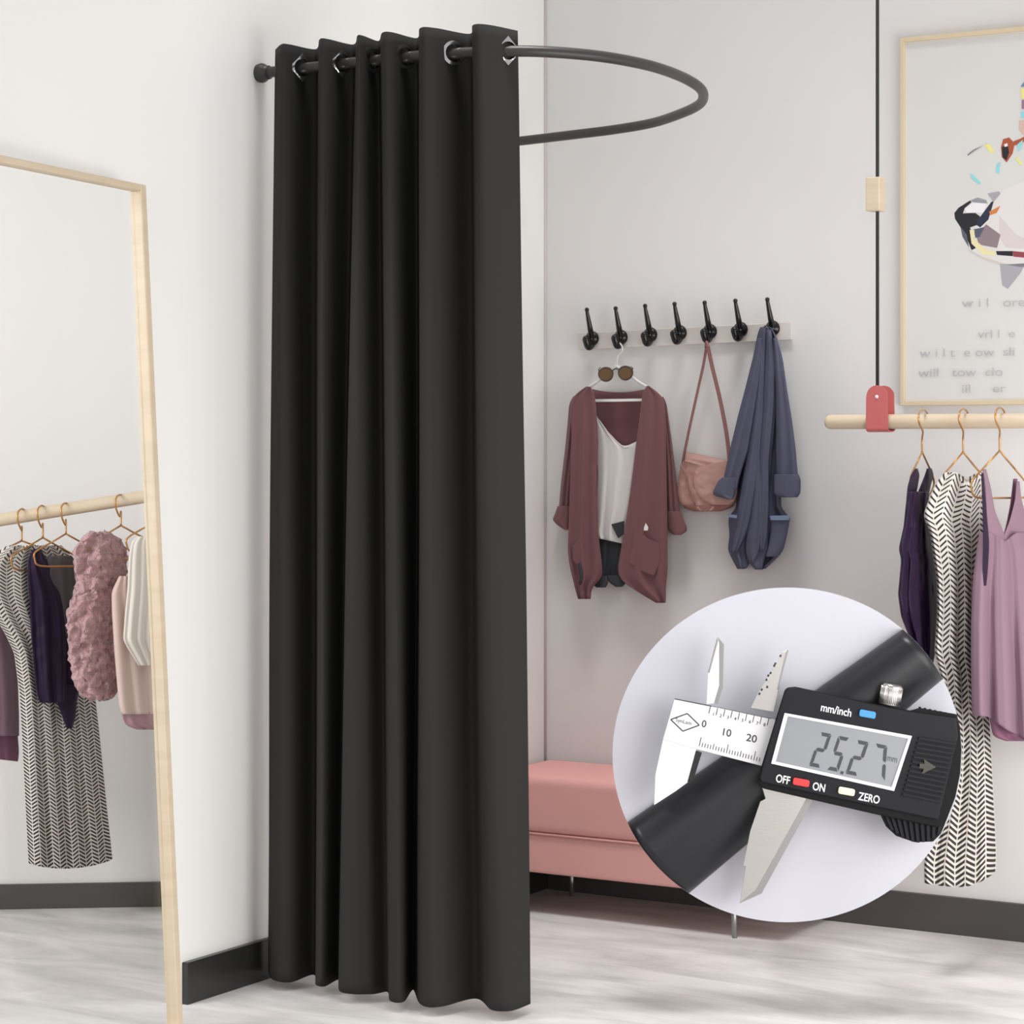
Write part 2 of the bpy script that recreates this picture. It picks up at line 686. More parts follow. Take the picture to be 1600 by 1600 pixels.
# ================================================================== CURTAIN ROD LOOP
rod = thing('curtain_rod', (0, -0.7, 2.1), 'black U-shaped tubular curtain rod looping out from the left wall above the hooks', 'curtain rod')
RZ = 2.1
path = [Vector((x, y, RZ)) for x, y in [(0.004, -1.32), (0.15, -1.325), (0.32, -1.33), (0.48, -1.325), (0.60, -1.30), (0.69, -1.26), (0.76, -1.18), (0.805, -1.08), (0.828, -0.94), (0.818, -0.775)]]
far_px = [(1092, 136), (1099, 150), (1092, 163.5), (1065, 177), (1020, 192), (960, 202.5), (900, 210), (816, 220)]
for k, (px_, py_) in enumerate(far_px):
    path.append(at_z(px_, py_, RZ - 0.034 * ((k + 1) / 8) ** 0.8))
RZF = RZ - 0.034
yf = path[-1].y + (path[-1].y - path[-2].y) / (path[-1].x - path[-2].x) * (0.004 - path[-1].x)
path.append(Vector((0.004, yf, RZF)))
pts = smooth_pts(path, 8)
MB().tube(pts, 0.0125, M_ROD, 18).build('rod_tube', rod)
for y, z in ((-1.32, RZ), (yf, RZF)):
    MB().lathe((0.0, y, z), (1, 0, 0), [(0, 0.021), (0.01, 0.023), (0.016, 0.021), (0.022, 0.0165), (0.03, 0.0158)], M_ROD).build('wall_flange', rod)


# ================================================================== CURTAIN
def rod_y(x):
    return float(np.interp(x, [0, 0.15, 0.32, 0.48, 0.6, 0.69, 0.76], [-1.32, -1.325, -1.33, -1.325, -1.30, -1.26, -1.18]))


def ctl(lst):
    out = []
    for px, dy in lst:
        x = 0.3
        for _ in range(6):
            x = max(at_y(px, 700, rod_y(x) + dy).x, 0.022)
        out.append(Vector((x, rod_y(x) + dy, 0)))
    return out


top = ctl([(431, 0.0), (440, -.05), (452, -.04), (494, .045), (500, -.055), (512, -.048), (552, .04), (559, -.045), (567, -.04), (592, .035), (598, -.05), (612, -.045), (652, .045),
           (658, -.06), (680, -.05), (734, .045), (741, -.06), (764, -.055), (808, .03)])
bot = ctl([(415, 0.0), (424, -.06), (455, -.05), (490, .03), (493, -.05), (508, -.05), (532, .03), (534, -.075), (575, -.06), (604, -.02), (612, -.085), (634, -.08), (648, .03),
           (659, -.085), (690, -.09), (742, -.005), (765, -.10), (800, -.11), (832, -.04)])
cur = thing('curtain', (0.36, -1.32, 0.0), 'floor-length charcoal black eyelet curtain bunched in deep pleats on the near rod arm', 'curtain')
NR, SUB = 90, 10
ZTOP, ZBOT = 2.150, 0.022
rows_ = []
for i in range(NR):
    v = i / (NR - 1)
    e = v ** 0.85
    c = [a.lerp(b, e) for a, b in zip(top, bot)]
    c = smooth_pts(c, SUB)
    r_ = []
    for k, p in enumerate(c):
        s = k / (len(c) - 1)
        wob = 0.006 * noise.noise(Vector((s * 9, v * 1.6, 0.3))) * (0.2 + v)
        zz = ZTOP + (ZBOT - ZTOP) * v
        if v == 1:
            zz += 0.004 * noise.noise(Vector((s * 14, 0, 0)))
        r_.append(Vector((p.x + wob, p.y + wob * 1.2, zz)))
    rows_.append(r_)
nc = len(rows_[0])
me = bpy.data.meshes.new('curtain_cloth')
me.from_pydata([tuple(p) for r in rows_ for p in r], [], [(i * nc + j, i * nc + j + 1, (i + 1) * nc + j + 1, (i + 1) * nc + j) for i in range(NR - 1) for j in range(nc - 1)])
me.materials.append(M_CURT)
o = link_mesh('curtain_cloth', me, cur, smooth=True)
md = o.modifiers.new('solid', 'SOLIDIFY')
md.thickness = 0.003
md.offset = 0
# stitched header band is part of the cloth; grommets sit where the cloth crosses the rod
for gi, (gx, gy, diamond) in enumerate([(469, 104, 1), (533, 99, 1), (579, 90, 0), (627, 83, 0), (700, 79, 0), (783, 77, 1)]):
    pk, tr_ = top[2 + 3 * gi], top[3 + 3 * gi]
    tg = ((tr_ - pk).normalized() + Vector((0.45, 0, 0))).normalized()
    nr = Vector((tg.y, -tg.x, 0))
    if nr.dot(FW) > 0:
        nr = -nr
    f_ = 0.5
    for _ in range(8):
        q = pk.lerp(tr_, f_)
        f_ += (rod_y(q.x) - q.y) / (tr_.y - pk.y)
    q = pk.lerp(tr_, f_)
    c = Vector((q.x, q.y, RZ)) + nr * 0.010
    up = Vector((0, 0, 1))
    g = MB()
    SG = 32
    ro, ri, tk = (0.029, 0.018, 0.004)

    def rad(a):
        if diamond:
            return 0.026 / (abs(math.cos(a)) + abs(math.sin(a))) * 1.32
        return ro
    vs, fs = [], []
    for k in range(SG):
        a = 2 * math.pi * k / SG
        dr = tg * math.cos(a) + up * math.sin(a)
        r2 = rad(a)
        vs += [c + dr * ri - nr * tk, c + dr * (ri + 0.002) + nr * tk, c + dr * (r2 - 0.002) + nr * tk * 0.8, c + dr * r2 - nr * tk]
    for k in range(SG):
        k2 = (k + 1) % SG
        for q_ in range(4):
            q2 = (q_ + 1) % 4
            fs.append((k * 4 + q_, k * 4 + q2, k2 * 4 + q2, k2 * 4 + q_))
    g.add(vs, fs, M_CHROME, False)
    g.v = [v - tg * 0.004 for v in g.v]
    g.build('grommet', cur)

# ================================================================== HOOK RAIL
PB = Plane((0, 0, 0), (0, -1, 0))
rail = thing('coat_hook_rail', at_y(1070, 545, 0), 'pale wall-mounted rail with seven black coat hooks on the back wall', 'coat rack')
MB().prism(PB, [(904, 520), (1236, 503), (1237, 531), (905, 547)], 0.0, 0.014, M_RAIL).build('rail_board', rail, bevel=0.002)
for hx, hy in [(923, 527), (968, 525), (1014, 521), (1060, 518), (1107, 516), (1155, 513), (1205, 511)]:
    h = MB()
    c = PB(hx + 3, hy + 2, 0.014)
    h.lathe(c, (0, -1, 0), [(0, 0.020), (0.004, 0.021), (0.009, 0.018), (0.013, 0.011), (0.02, 0.008)], M_HOOK, 20)
    # tall top prong, leaning out from the wall
    up_ = smooth_pts([PB(hx + 2, hy + 2, 0.024), PB(hx - 1, hy - 14, 0.040), PB(hx - 4, hy - 30, 0.048), PB(hx - 6, hy - 41, 0.054)], 6)
    h.tube(up_, [0.0090 - 0.0045 * i / (len(up_) - 1) for i in range(len(up_))], M_HOOK, 12)
    h.ball(PB(hx - 6, hy - 43, 0.054), 0.0062, M_HOOK)
    # short lower prong curling outwards
    lo = smooth_pts([PB(hx + 2, hy + 3, 0.018), PB(hx + 0, hy + 13, 0.024), PB(hx - 4, hy + 14, 0.042), PB(hx - 8, hy + 2, 0.052)], 6)
    h.tube(lo, [0.0115 - 0.002 * i / (len(lo) - 1) for i in range(len(lo))], M_HOOK, 12)
    h.ball(PB(hx - 7, hy + 3, 0.05), 0.0105, M_HOOK)
    h.ball(PB(hx - 2, hy + 12, 0.03), 0.0125, M_HOOK)
    h.build('coat_hook', rail)


# ================================================================== CARDIGAN GROUP
def G(x, y):      # first wardrobe close-up: origin (860,580), 0.1375 px per unit
    return (860 + x * 0.1375, 580 + y * 0.1375)


wh = thing('white_clothes_hanger', PB(966, 626, 0.05), 'white plastic clothes hanger under the maroon cardigan on the second hook', 'hanger')
hg = MB()
HW = 0.046
hg.tube(smooth_pts([PB(968, 536, 0.042), PB(972, 541, 0.046), PB(972, 549, HW), PB(966, 556, HW), PB(964, 566, HW), PB(964, 574, HW)], 5), 0.0022, M_WHITE, 8)
hg.build('hanger_hook', wh)
hg = MB()
hg.tube(smooth_pts([PB(964, 572, HW), PB(955, 580, HW), PB(928, 600, HW), PB(903, 618, HW), PB(900, 625, HW), PB(908, 626, HW)], 5), 0.0042, M_WHITE, 10)
hg.tube(smooth_pts([PB(964, 572, HW), PB(975, 580, HW), PB(1002, 599, HW), PB(1029, 616, HW), PB(1032, 623, HW), PB(1024, 624, HW)], 5), 0.0042, M_WHITE, 10)
hg.prism(PB, [(905, 624), (1027, 622.5), (1027, 626.5), (905, 628.5)], HW - 0.003, HW + 0.003, M_WHITE)
hg.prism(PB, [(964, 566), (978, 578), (974, 584), (955, 584), (950, 578)], HW - 0.002, HW + 0.002, M_WHITE)
hg.build('hanger_shoulders', wh)

sg = thing('sunglasses', PB(963, 585, 0.07), 'small pair of amber-lensed sunglasses hooked over the white hanger', 'sunglasses')
s = MB()
for cx, cy, tl in ((947, 584, 0.12), (977, 582, -0.12)):
    pts_ = [(cx + 11.5 * math.cos(a) * (1.0 if math.cos(a) * (1 if cx < 960 else -1) < 0 else .92), cy + (9.5 if math.sin(a) < 0 else 11.5) * math.sin(a)) for a in [2 * math.pi * k / 24 for k in range(24)]]
    MB().prism(PB, pts_, 0.062, 0.065, M_AMBER).build('lens', sg)
    s.tube([PB(x, y, 0.064) for x, y in pts_], 0.0021, M_TORT, 8, closed=True)
s.tube(smooth_pts([PB(957, 579, .064), PB(962, 576, .066), PB(967, 578, .064)], 4), 0.0016, M_TORT, 8)
s.tube([PB(936, 579, .064), PB(935, 578, .05), PB(938, 574, .02)], 0.0015, M_TORT, 8)
s.tube([PB(988, 577, .064), PB(989, 576, .05), PB(986, 573, .02)], 0.0015, M_TORT, 8)
s.build('glasses_frame', sg)

cg = thing('cardigan', PB(965, 940, 0.03), 'long dusty maroon open cardigan with turned-up cuffs on the white hanger', 'cardigan')
loft('back_panel', M_MAROON, cg, PB, [(608, 926, 1008), (618, 914, 1020), (634, 900, 1030), (650, 897, 1034), (720, 896, 1040), (800, 892, 1042), (880, 895, 1040), (925, 908, 1030)], dep=0.005, folds=[(3, 0.002, 0, 1, 0)], off=0.012, n=48, mrows=50,
     neck=lambda t, s_: 5 * (1 - t * t), hem=lambda t: -22 * (1 - t * t))
loft('front_panel', M_MAROON, cg, PB, [(604, 916, 923), (612, 903, 928), (622, 893, 930), (640, 892, 932), (690, 893, 935), (740, 891, 933), (800, 889, 934), (835, 888, 935), (860, 887, 938), (885, 890, 941), (905, 895, 941), (915, 897, 925), (936, 903, 923)],
     dep=0.010, folds=[(2.2, 0.008, 0.6, 0.8, 0), (5, 0.0015, 1.0, 2, 0)], off=0.068, n=56, mrows=70)
loft('front_panel', M_MAROON, cg, PB, [(603, 1010, 1014), (611, 1005, 1027), (621, 1003, 1037), (640, 1001, 1040), (700, 993, 1041), (760, 986, 1042), (820, 977, 1043), (860, 970, 1043), (890, 965, 1043), (905, 968, 1042), (918, 985, 1040), (930, 1005, 1041), (942, 1025, 1040)],
     dep=0.011, folds=[(2.0, 0.007, 2.2, -0.8, 0), (4.5, 0.0012, 1.0, 2, 0)], off=0.068, n=56, mrows=70)
sl = loft('sleeve', M_MAROON, cg, PB, [(619, 896, 898), (624, 892, 901), (632, 889, 901), (660, 887, 899), (700, 883, 897), (750, 877, 893), (795, 873, 891)], dep=0.018, folds=[(2, 0.005, 0.5, 3, 0)], off=0.034, n=40, mrows=40)
loft('cuff', M_MAROON, sl, PB, [(791, 871, 891), (800, 868, 891), (812, 863, 890), (820, 870, 889), (828, 882, 888)], dep=0.022, folds=[(2, 0.002, 0.5, 1, 0)], off=0.042, n=40, mrows=24)
sl = loft('sleeve', M_MAROON, cg, PB, [(620, 1034, 1036), (626, 1033, 1041), (640, 1034, 1043), (690, 1038, 1050), (740, 1041, 1056), (790, 1043, 1062), (806, 1044, 1064)], dep=0.018, folds=[(2, 0.005, 1.5, 3, 0)], off=0.034, n=40, mrows=40)
loft('cuff', M_MAROON, sl, PB, [(799, 1043, 1064), (810, 1042, 1068), (825, 1043, 1074), (831, 1045, 1073), (836, 1052, 1064)], dep=0.022, folds=[(2, 0.002, 0.5, 1, 0)], off=0.042, n=40, mrows=24)
pk = MB()
pk.prism(PB, [G(*p) for p in [(960, 1770), (1100, 1900), (1240, 1960), (1250, 2150), (1180, 2330), (1000, 2260), (900, 2180), (930, 1990)]], 0.079, 0.0835, M_MAROON)
pk.build('pocket', cg, bevel=0.002)
pk = MB()
pk.prism(PB, [G(*p) for p in [(250, 1990), (330, 1900), (390, 1930), (395, 2150), (330, 2230), (260, 2160)]], 0.078, 0.082, M_MAROON)
pk.build('pocket', cg, bevel=0.002)
bd = MB()
bd.prism(PB, [(1009, 817), (1013, 824), (1012, 829), (1006, 829), (1006, 825)], 0.082, 0.0865, M_WHITE)
bd.build('brooch', cg)['label'] = 'tiny white badge above the pocket'

wt = loft('camisole_top', M_CREAM, None, PB, [(655, 926, 938), (668, 928, 998), (695, 932, 1003), (740, 934, 998), (790, 933, 992), (815, 932, 984), (832, 930, 982), (842, 934, 980)], dep=0.007,
          folds=[(3, 0.003, 0.3, 1.4, 0), (6, 0.0012, 0, 2, 0)], off=0.038, n=72, mrows=70, base=PB(960, 850, 0.03), hem=lambda t: 4 + 5 * t)
# the V neckline: pull the middle of the top edge down on a mesh of its own shape
inv = OFF[wt.name]
for v in wt.data.vertices:
    p = v.co + inv
    d_ = (p - CAM).dot(FW)
    px = 800 + F_PX * (p - CAM).dot(RT) / d_
    py = HOR - F_PX * (p.z - CAM.z) / d_
    yv = float(np.interp(px, [926, 935, 955, 975, 993, 1003], [640, 654, 678, 694, 681, 664]))
    if py < 760:
        k = (py - 655) / 105.0
        ny = yv + (760 - yv) * max(0, k)
        v.co.z += (py - ny) * d_ / F_PX
tag(wt, 'off-white V-neck camisole top hanging inside the maroon cardigan', 'top')

sh = thing('charcoal_shorts', PB(955, 905, 0.03), 'dark charcoal garment showing below the white camisole inside the cardigan', 'shorts')
loft('waist_panel', M_CHAR, sh, PB, [(816, 958, 990), (830, 944, 990), (850, 936, 980), (880, 938, 972), (895, 936, 968), (903, 934, 970)], dep=0.006, folds=[(4, 0.003, 1, 2, 0)], off=0.030, n=40, mrows=40)
MB().prism(PB, [G(*p) for p in [(690, 1740), (840, 1700), (835, 1850), (770, 1900)]], 0.048, 0.051, M_CHAR).build('turned_corner', sh, bevel=0.001)
loft('leg_cuff', M_CHAR, sh, PB, [(900, 928, 948), (906, 926, 950), (913, 926, 950), (918, 932, 946)], dep=0.008, off=0.052, n=32, mrows=14, crump=0.003)
loft('leg_cuff', M_CHAR, sh, PB, [(899, 950, 968), (906, 948, 975), (912, 954, 978), (917, 962, 972)], dep=0.008, off=0.052, n=32, mrows=14, crump=0.003)
MB().tube(smooth_pts([PB(906, 880, .08), PB(908, 893, .084), PB(909, 905, .083), PB(906, 912, .08)], 5), 0.0055, M_CHAR, 10).build('tie', sh)

# ================================================================== SHOULDER BAG
bag = thing('shoulder_bag', PB(1105, 798, 0.03), 'tan pink leather shoulder bag hanging by its long strap from the fifth hook', 'handbag')
loft('bag_body', M_BAG, bag, PB, [(720, 1068, 1072), (728, 1064, 1146), (745, 1060, 1152), (770, 1058, 1154), (785, 1061, 1150), (794, 1070, 1140), (798, 1084, 1126)], dep=0.03, folds=[(3, 0.003, 1.2, 3, 0)], off=0.035, n=64, mrows=44, crump=0.004, cscale=30,
     neck=lambda t, s_: -14 * max(0, t) ** 1.0)
loft('bag_flap', M_BAG, bag, PB, [(727, 1092, 1148), (734, 1086, 1151), (750, 1082, 1153), (770, 1086, 1152), (782, 1098, 1148), (789, 1112, 1140)], dep=0.012, off=0.062, n=56, mrows=36, crump=0.004, cscale=40, neck=lambda t, s_: -14 * (t + 0.6) / 1.6)
loft('bag_base', M_BAGD, bag, PB, [(789, 1066, 1147), (794, 1069, 1142), (799, 1084, 1126)], dep=0.033, off=0.035, n=48, mrows=10)
st = MB()
for pl_ in ([(1104, 540, .045), (1099, 570, .04), (1088, 620, .035), (1076, 675, .03), (1068, 715, .03), (1065, 740, .035)], [(1106, 540, .055), (1112, 570, .055), (1124, 620, .055), (1133, 665, .052), (1138, 700, .05), (1140, 725, .05)]):
    pp = smooth_pts([PB(*q) for q in pl_], 6)
    wdt = 0.0034 if pl_[0][0] == 1104 else 0.0052
    for a, b in zip(pp[:-1], pp[1:]):
        dx = Vector((wdt, 0, 0))
        dy = Vector((0, 0.0015, 0))
        st.add([a - dx - dy, a + dx - dy, b + dx - dy, b - dx - dy, a - dx + dy, a + dx + dy, b + dx + dy, b - dx + dy],
               [(0, 1, 2, 3), (7, 6, 5, 4), (0, 3, 7, 4), (1, 5, 6, 2), (0, 4, 5, 1), (3, 2, 6, 7)], M_BAGD)
st.tube(smooth_pts([PB(1103, 543, .044), PB(1104, 534, .05), PB(1107, 543, .055)], 4), 0.004, M_BAGD, 8)
st.build('bag_strap', bag)
MB().tube(smooth_pts([PB(1063, 728, .066), PB(1072, 742, .068), PB(1077, 765, .07), PB(1086, 788, .068)], 5), 0.0028, M_BAGD, 8).build('piping', bag)


# ================================================================== NAVY COAT
def K(x, y):
    return (1050 + x * 0.1375, 680 + y * 0.1375)


ct = thing('wool_coat', PB(1185, 890, 0.03), 'slate navy wool coat with turned-up cuffs hanging from the rightmost hook', 'coat')
loft('coat_body', M_COAT, ct, PB, [(511, 1188, 1204), (520, 1184, 1211), (545, 1179, 1219), (580, 1172, 1226), (640, 1164, 1232), (700, 1160, 1224), (760, 1152, 1220), (796, 1150, 1221), (804, 1139, 1232), (815, 1138, 1234), (835, 1140, 1230),
                                   (860, 1137, 1224), (872, 1143, 1215), (882, 1148, 1203), (889, 1152, 1196)],
     dep=0.035, folds=[(2.6, 0.018, 1.0, 1.5, 2), (5, 0.007, 0.5, -2, 0)], off=0.042, n=96, mrows=110, crump=0.008, cscale=14, hem=lambda t: -13 * math.exp(-((t - 0.0) / 0.22) ** 2))
# gathered folds falling from the hook between the sleeves
fb = [(([(512, 1191, 1198), (560, 1184, 1196), (640, 1176, 1194), (700, 1168, 1190), (760, 1158, 1182), (820, 1150, 1172), (850, 1146, 1160), (864, 1142, 1152)]), 0.075),
      (([(515, 1197, 1205), (560, 1195, 1212), (640, 1192, 1210), (720, 1186, 1202), (790, 1186, 1202), (840, 1184, 1200), (862, 1186, 1194)]), 0.078),
      (([(690, 1180, 1188), (740, 1176, 1194), (790, 1170, 1200), (830, 1165, 1202), (860, 1164, 1200), (880, 1170, 1194), (890, 1180, 1192)]), 0.072)]
for rws, of in fb:
    loft('gathered_fold', M_COAT, ct, PB, rws, dep=0.024, folds=[(2, 0.003, 0, 2, 0)], off=of, n=36, mrows=60, crump=0.003, cscale=20)
sl = loft('sleeve', M_COAT, ct, PB, [(528, 1184, 1192), (560, 1176, 1192), (600, 1166, 1186), (650, 1153, 1178), (700, 1141, 1170), (745, 1131, 1156), (765, 1128, 1152)], dep=0.028, folds=[(1.6, 0.006, 0.4, 1.5, 0)], off=0.078, n=48, mrows=60, crump=0.003)
loft('cuff', M_COAT, sl, PB, [(746, 1128, 1152), (752, 1122, 1152), (764, 1116, 1150), (772, 1113, 1149), (777, 1122, 1147), (780, 1138, 1146)], dep=0.034, folds=[(2, 0.002, 0, 1, 0)], off=0.08, n=48, mrows=24)
sl = loft('sleeve', M_COAT, ct, PB, [(528, 1208, 1214), (560, 1208, 1223), (610, 1211, 1230), (660, 1212, 1238), (700, 1212, 1243), (745, 1213, 1247), (755, 1213, 1247)], dep=0.028, folds=[(1.6, 0.006, 1.4, 1, 0)], off=0.078, n=48, mrows=60, crump=0.003)
loft('cuff', M_COAT, sl, PB, [(741, 1210, 1248), (750, 1209, 1251), (764, 1209, 1251), (772, 1209, 1250), (777, 1218, 1246)], dep=0.034, folds=[(2, 0.002, 0, 1, 0)], off=0.08, n=48, mrows=24)
for q in ([(1137, 803), (1152, 805), (1151, 810), (1138, 808)], [(1203, 806), (1235, 805), (1233, 813), (1204, 813)]):
    MB().prism(PB, q, 0.09, 0.1, M_COATB).build('pocket_binding', ct, bevel=0.001)['label'] = 'steel blue pocket edge'
sk = loft('pocket_flap', M_COAT, ct, PB, [(809, 1203, 1235), (830, 1204, 1230), (855, 1200, 1223), (870, 1196, 1214)], dep=0.012, off=0.082, n=36, mrows=26, crump=0.003)

# ================================================================== HANGING RAIL (right)
RY = -0.35
PR = Plane((0, RY, 0), (0, -1, 0))
rp0 = PR(1291, 660)
rz = 1.2955
hr = thing('hanging_rail', (rp0.x, RY, rz), 'pale oak clothes rail hung by a black cord, right of the coat hooks', 'clothes rail')
MB().lathe((rp0.x, RY, rz), (1, 0, 0), [(0, 0.012), (0.006, 0.0165), (0.012, 0.0178), (0.9, 0.0178), (0.906, 0.0165)], M_OAK, 24).build('rail_pole', hr)
MB().tube([PR(1371, 612), Vector((PR(1371, 612).x, RY, ZT + 0.3))], 0.0042, M_CORD, 10).build('cord', hr)
MB().tube([Vector((1.80, RY, rz + 0.018)), Vector((1.80, RY, ZT + 0.3))], 0.0042, M_CORD, 10).build('cord', hr)
xcord = PR(1371, 612).x
cl = MB()
c0 = PR(1357, 331)
c1 = PR(1379, 277)
cl.box((c0.x, RY - 0.02, c0.z), (c1.x, RY + 0.022, c1.z), M_OAK)
cl.build('cord_cleat', hr, bevel=0.003)
lp = MB()
PF = Plane((0, RY - 0.0215, 0), (0, -1, 0))
lpts = [(1353.5, 670)] + [(1353.5 + 0.5, 622)] + [(1371 - 16.5 * math.cos(a), 619 - 17 * math.sin(a)) for a in [math.pi * k / 12 for k in range(1, 12)]] + [(1387, 622), (1388, 670)]
for dy in (0.0, 0.043):
    P_ = Plane((0, RY - 0.0215 + dy, 0), (0, -1, 0))
    a = [PF(x, y) + Vector((0, dy, 0)) for x, y in lpts]
    b = [p + Vector((0, -0.003, 0)) for p in a]
    n_ = len(a)
    lp.add(a + b, [list(range(n_)), list(range(2 * n_ - 1, n_ - 1, -1))] + [(i, (i + 1) % n_, n_ + (i + 1) % n_, n_ + i) for i in range(n_)], M_RED)
xa, xb = PF(1353.5, 670).x, PF(1388, 670).x
zb = PF(1370, 670).z
arc = [(RY + 0.0225 * math.cos(a), zb + 0.001 - 0.006 * math.sin(a)) for a in [math.pi * k / 10 for k in range(11)]]
for (ya, za), (yb, zb_) in zip(arc[:-1], arc[1:]):
    lp.add([(xa, ya, za), (xb, ya, za), (xb, yb, zb_), (xa, yb, zb_), (xa, ya, za - 0.003), (xb, ya, za - 0.003), (xb, yb, zb_ - 0.003), (xa, yb, zb_ - 0.003)],
           [(0, 1, 2, 3), (7, 6, 5, 4), (0, 3, 7, 4), (1, 5, 6, 2), (0, 4, 5, 1), (3, 2, 6, 7)], M_RED)
lo_ = lp.build('leather_loop', hr)
MB().lathe(PF(1370, 620, 0.003), (0, -1, 0), [(0, 0.0045), (0.002, 0.0042), (0.003, 0.002)], M_WHITE, 14).build('rivet', lo_)


def hanger(hook, apex, la, ra, bar_y, x_plane, label, group, P=None, name='wire_hanger', off=0, r=0.0024):
    """wire hanger: hook top px, apex px, left and right arm ends px"""
    P = P or Plane((x_plane, 0, 0), (1, 0.0, 0))
    t = thing(name, P(apex[0], apex[1]), label, 'hanger', group)
    hx, hy = hook
    a = MB()
    pts_ = [P(hx + 8, hy + 6), P(hx + 6, hy - 2), P(hx, hy - 6, 0.012), P(hx - 6, hy, 0.022), P(hx - 6, hy + 14, 0.024), P(hx, hy + 28, 0.016), P(apex[0], apex[1] - 22), P(*apex)]
    a.tube(smooth_pts(pts_, 5), r, M_GOLD, 8)
    a.build('hanger_hook', t)
    b = MB()
    loop = [P(*apex), P((apex[0] + la[0]) / 2, (apex[1] + la[1]) / 2), P(*la), P(la[0] - 2, la[1] + (bar_y - la[1]) * 0.5), P(la[0] + 6, bar_y), P((la[0] + ra[0]) / 2, bar_y + 1), P(ra[0] - 6, bar_y), P(ra[0] + 2, ra[1] + (bar_y - ra[1]) * 0.5), P(*ra), P((apex[0] + ra[0]) / 2, (apex[1] + ra[1]) / 2), P(*apex)]
    b.tube(smooth_pts(loop[1:-1], 5), r, M_GOLD, 8)
    b.tube([loop[0], loop[1]], r, M_GOLD, 8)
    b.tube([loop[-1], loop[-2]], r, M_GOLD, 8)
    b.build('hanger_frame', t)
    return t, P


def rx(px):
    return PR(px, 657).x


# hanger planes: the leftmost is turned nearly edge-on
P1 = Plane((rx(1442), RY, 0), (math.sin(math.radians(82)), -math.cos(math.radians(82)), 0))
P1 = Plane((rx(1442), RY, 0), (1.0, 0.12, 0))
P2 = Plane((rx(1505), RY, 0), (1.0, -0.12, 0))
P3 = Plane((rx(1562), RY, 0), (1.0, -0.25, 0))
hanger((1442, 646), (1441, 706), (1424, 742), (1457, 742), 775, 0, 'brass wire hanger holding the aubergine dress, nearest the red leather loop', 'brass hangers on the oak rail', P=P1)
hanger((1505, 645), (1505, 706), (1473, 744), (1535, 744), 768, 0, 'brass wire hanger holding the black and cream herringbone dress on the oak rail', 'brass hangers on the oak rail', P=P2)
hanger((1562, 643), (1562, 704), (1520, 750), (1610, 762), 777, 0, 'brass wire hanger holding the mauve tank top at the right edge', 'brass hangers on the oak rail', P=P3)

pd = thing('aubergine_dress', P1(1432, 1080), 'dark aubergine satin dress, leftmost garment on the oak rail', 'dress')
loft('dress_body', M_PURP, pd, P1, [(768, 1418, 1452), (790, 1415, 1451), (822, 1412, 1453), (858, 1404, 1457), (875, 1408, 1460), (929, 1403, 1465), (964, 1408, 1467), (1000, 1422, 1464), (1040, 1434, 1458), (1075, 1436, 1452)],
     dep=0.03, folds=[(2.5, 0.006, 0.5, 2.5, 0), (6, 0.002, 0, 4, 0)], off=0.0, n=96, mrows=90, crump=0.004)
loft('shoulder_strap', M_PURP, pd, P1, [(732, 1430, 1434), (742, 1423, 1437), (760, 1418, 1434), (780, 1416, 1430)], dep=0.014, off=0.004, n=28, mrows=24, crump=0.003)
loft('shoulder_strap', M_PURP, pd, P1, [(732, 1448, 1456), (742, 1445, 1459), (760, 1438, 1454), (780, 1430, 1450)], dep=0.014, off=0.004, n=28, mrows=24, crump=0.003)

hd = loft('herringbone_dress', M_HERR, None, P2, [(738, 1476, 1536), (748, 1466, 1544), (770, 1455, 1546), (806, 1442, 1545), (830, 1452, 1544), (905, 1463, 1540), (953, 1464, 1540), (1019, 1460, 1541), (1056, 1470, 1543), (1156, 1474, 1548), (1219, 1468, 1551), (1300, 1452, 1555), (1348, 1443, 1557), (1380, 1444, 1556)],
          dep=0.03, folds=[(3.5, 0.014, 0.2, 0.6, 1), (7, 0.003, 0, 1, 0)], off=-0.012, n=120, mrows=150, base=P2(1500, 1385), hem=lambda t: 6 * (1 - t * t) - 18 * max(0, t) ** 2,
          neck=lambda t, s_: 18 * max(0, 1 - (t - 0.15) ** 2 * 4) * (1 if s_ > 0 else 0.4))
tag(hd, 'long sleeveless black and cream herringbone dress, middle garment on the oak rail', 'dress')

tk = thing('mauve_tank_top', P3(1560, 1150), 'dusty mauve satin tank top, right-hand garment on the oak rail, cut by the photo edge', 'top')
loft('top_body', M_MAUVE, tk, P3, [(832, 1530, 1625), (858, 1526, 1640), (905, 1520, 1652), (976, 1517, 1664), (1040, 1517, 1672), (1100, 1518, 1680), (1118, 1519, 1682)], dep=0.035, folds=[(4, 0.020, 0.4, 1.0, 1), (8, 0.004, 0, 1, 0)], off=0.0, n=110, mrows=80,
     hem=lambda t: float(np.interp(t, [-1, -0.7, -0.35, 0.1, 1], [0, 2, 22, 40, 45])), neck=lambda t, s_: 16 * max(0, 1 - abs(t + 0.18) * 2.5) if s_ > 0 else 0)
loft('under_hem', M_MAUVED, tk, P3, [(1100, 1545, 1670), (1130, 1547, 1672), (1152, 1552, 1672), (1158, 1572, 1670)], dep=0.025, folds=[(4, 0.008, 0.4, 1.0, 1)], off=-0.012, n=80, mrows=24)
for a_, of in (([(733, 1535, 1541), (760, 1539, 1548), (800, 1541, 1555), (840, 1540, 1572), (862, 1538, 1578)], 0.02), ([(752, 1588, 1593), (780, 1586, 1596), (815, 1577, 1606), (845, 1565, 1616), (862, 1560, 1622)], 0.02)):
    loft('shoulder_strap', M_MAUVE, tk, P3, a_, dep=0.006, off=of, n=24, mrows=30)
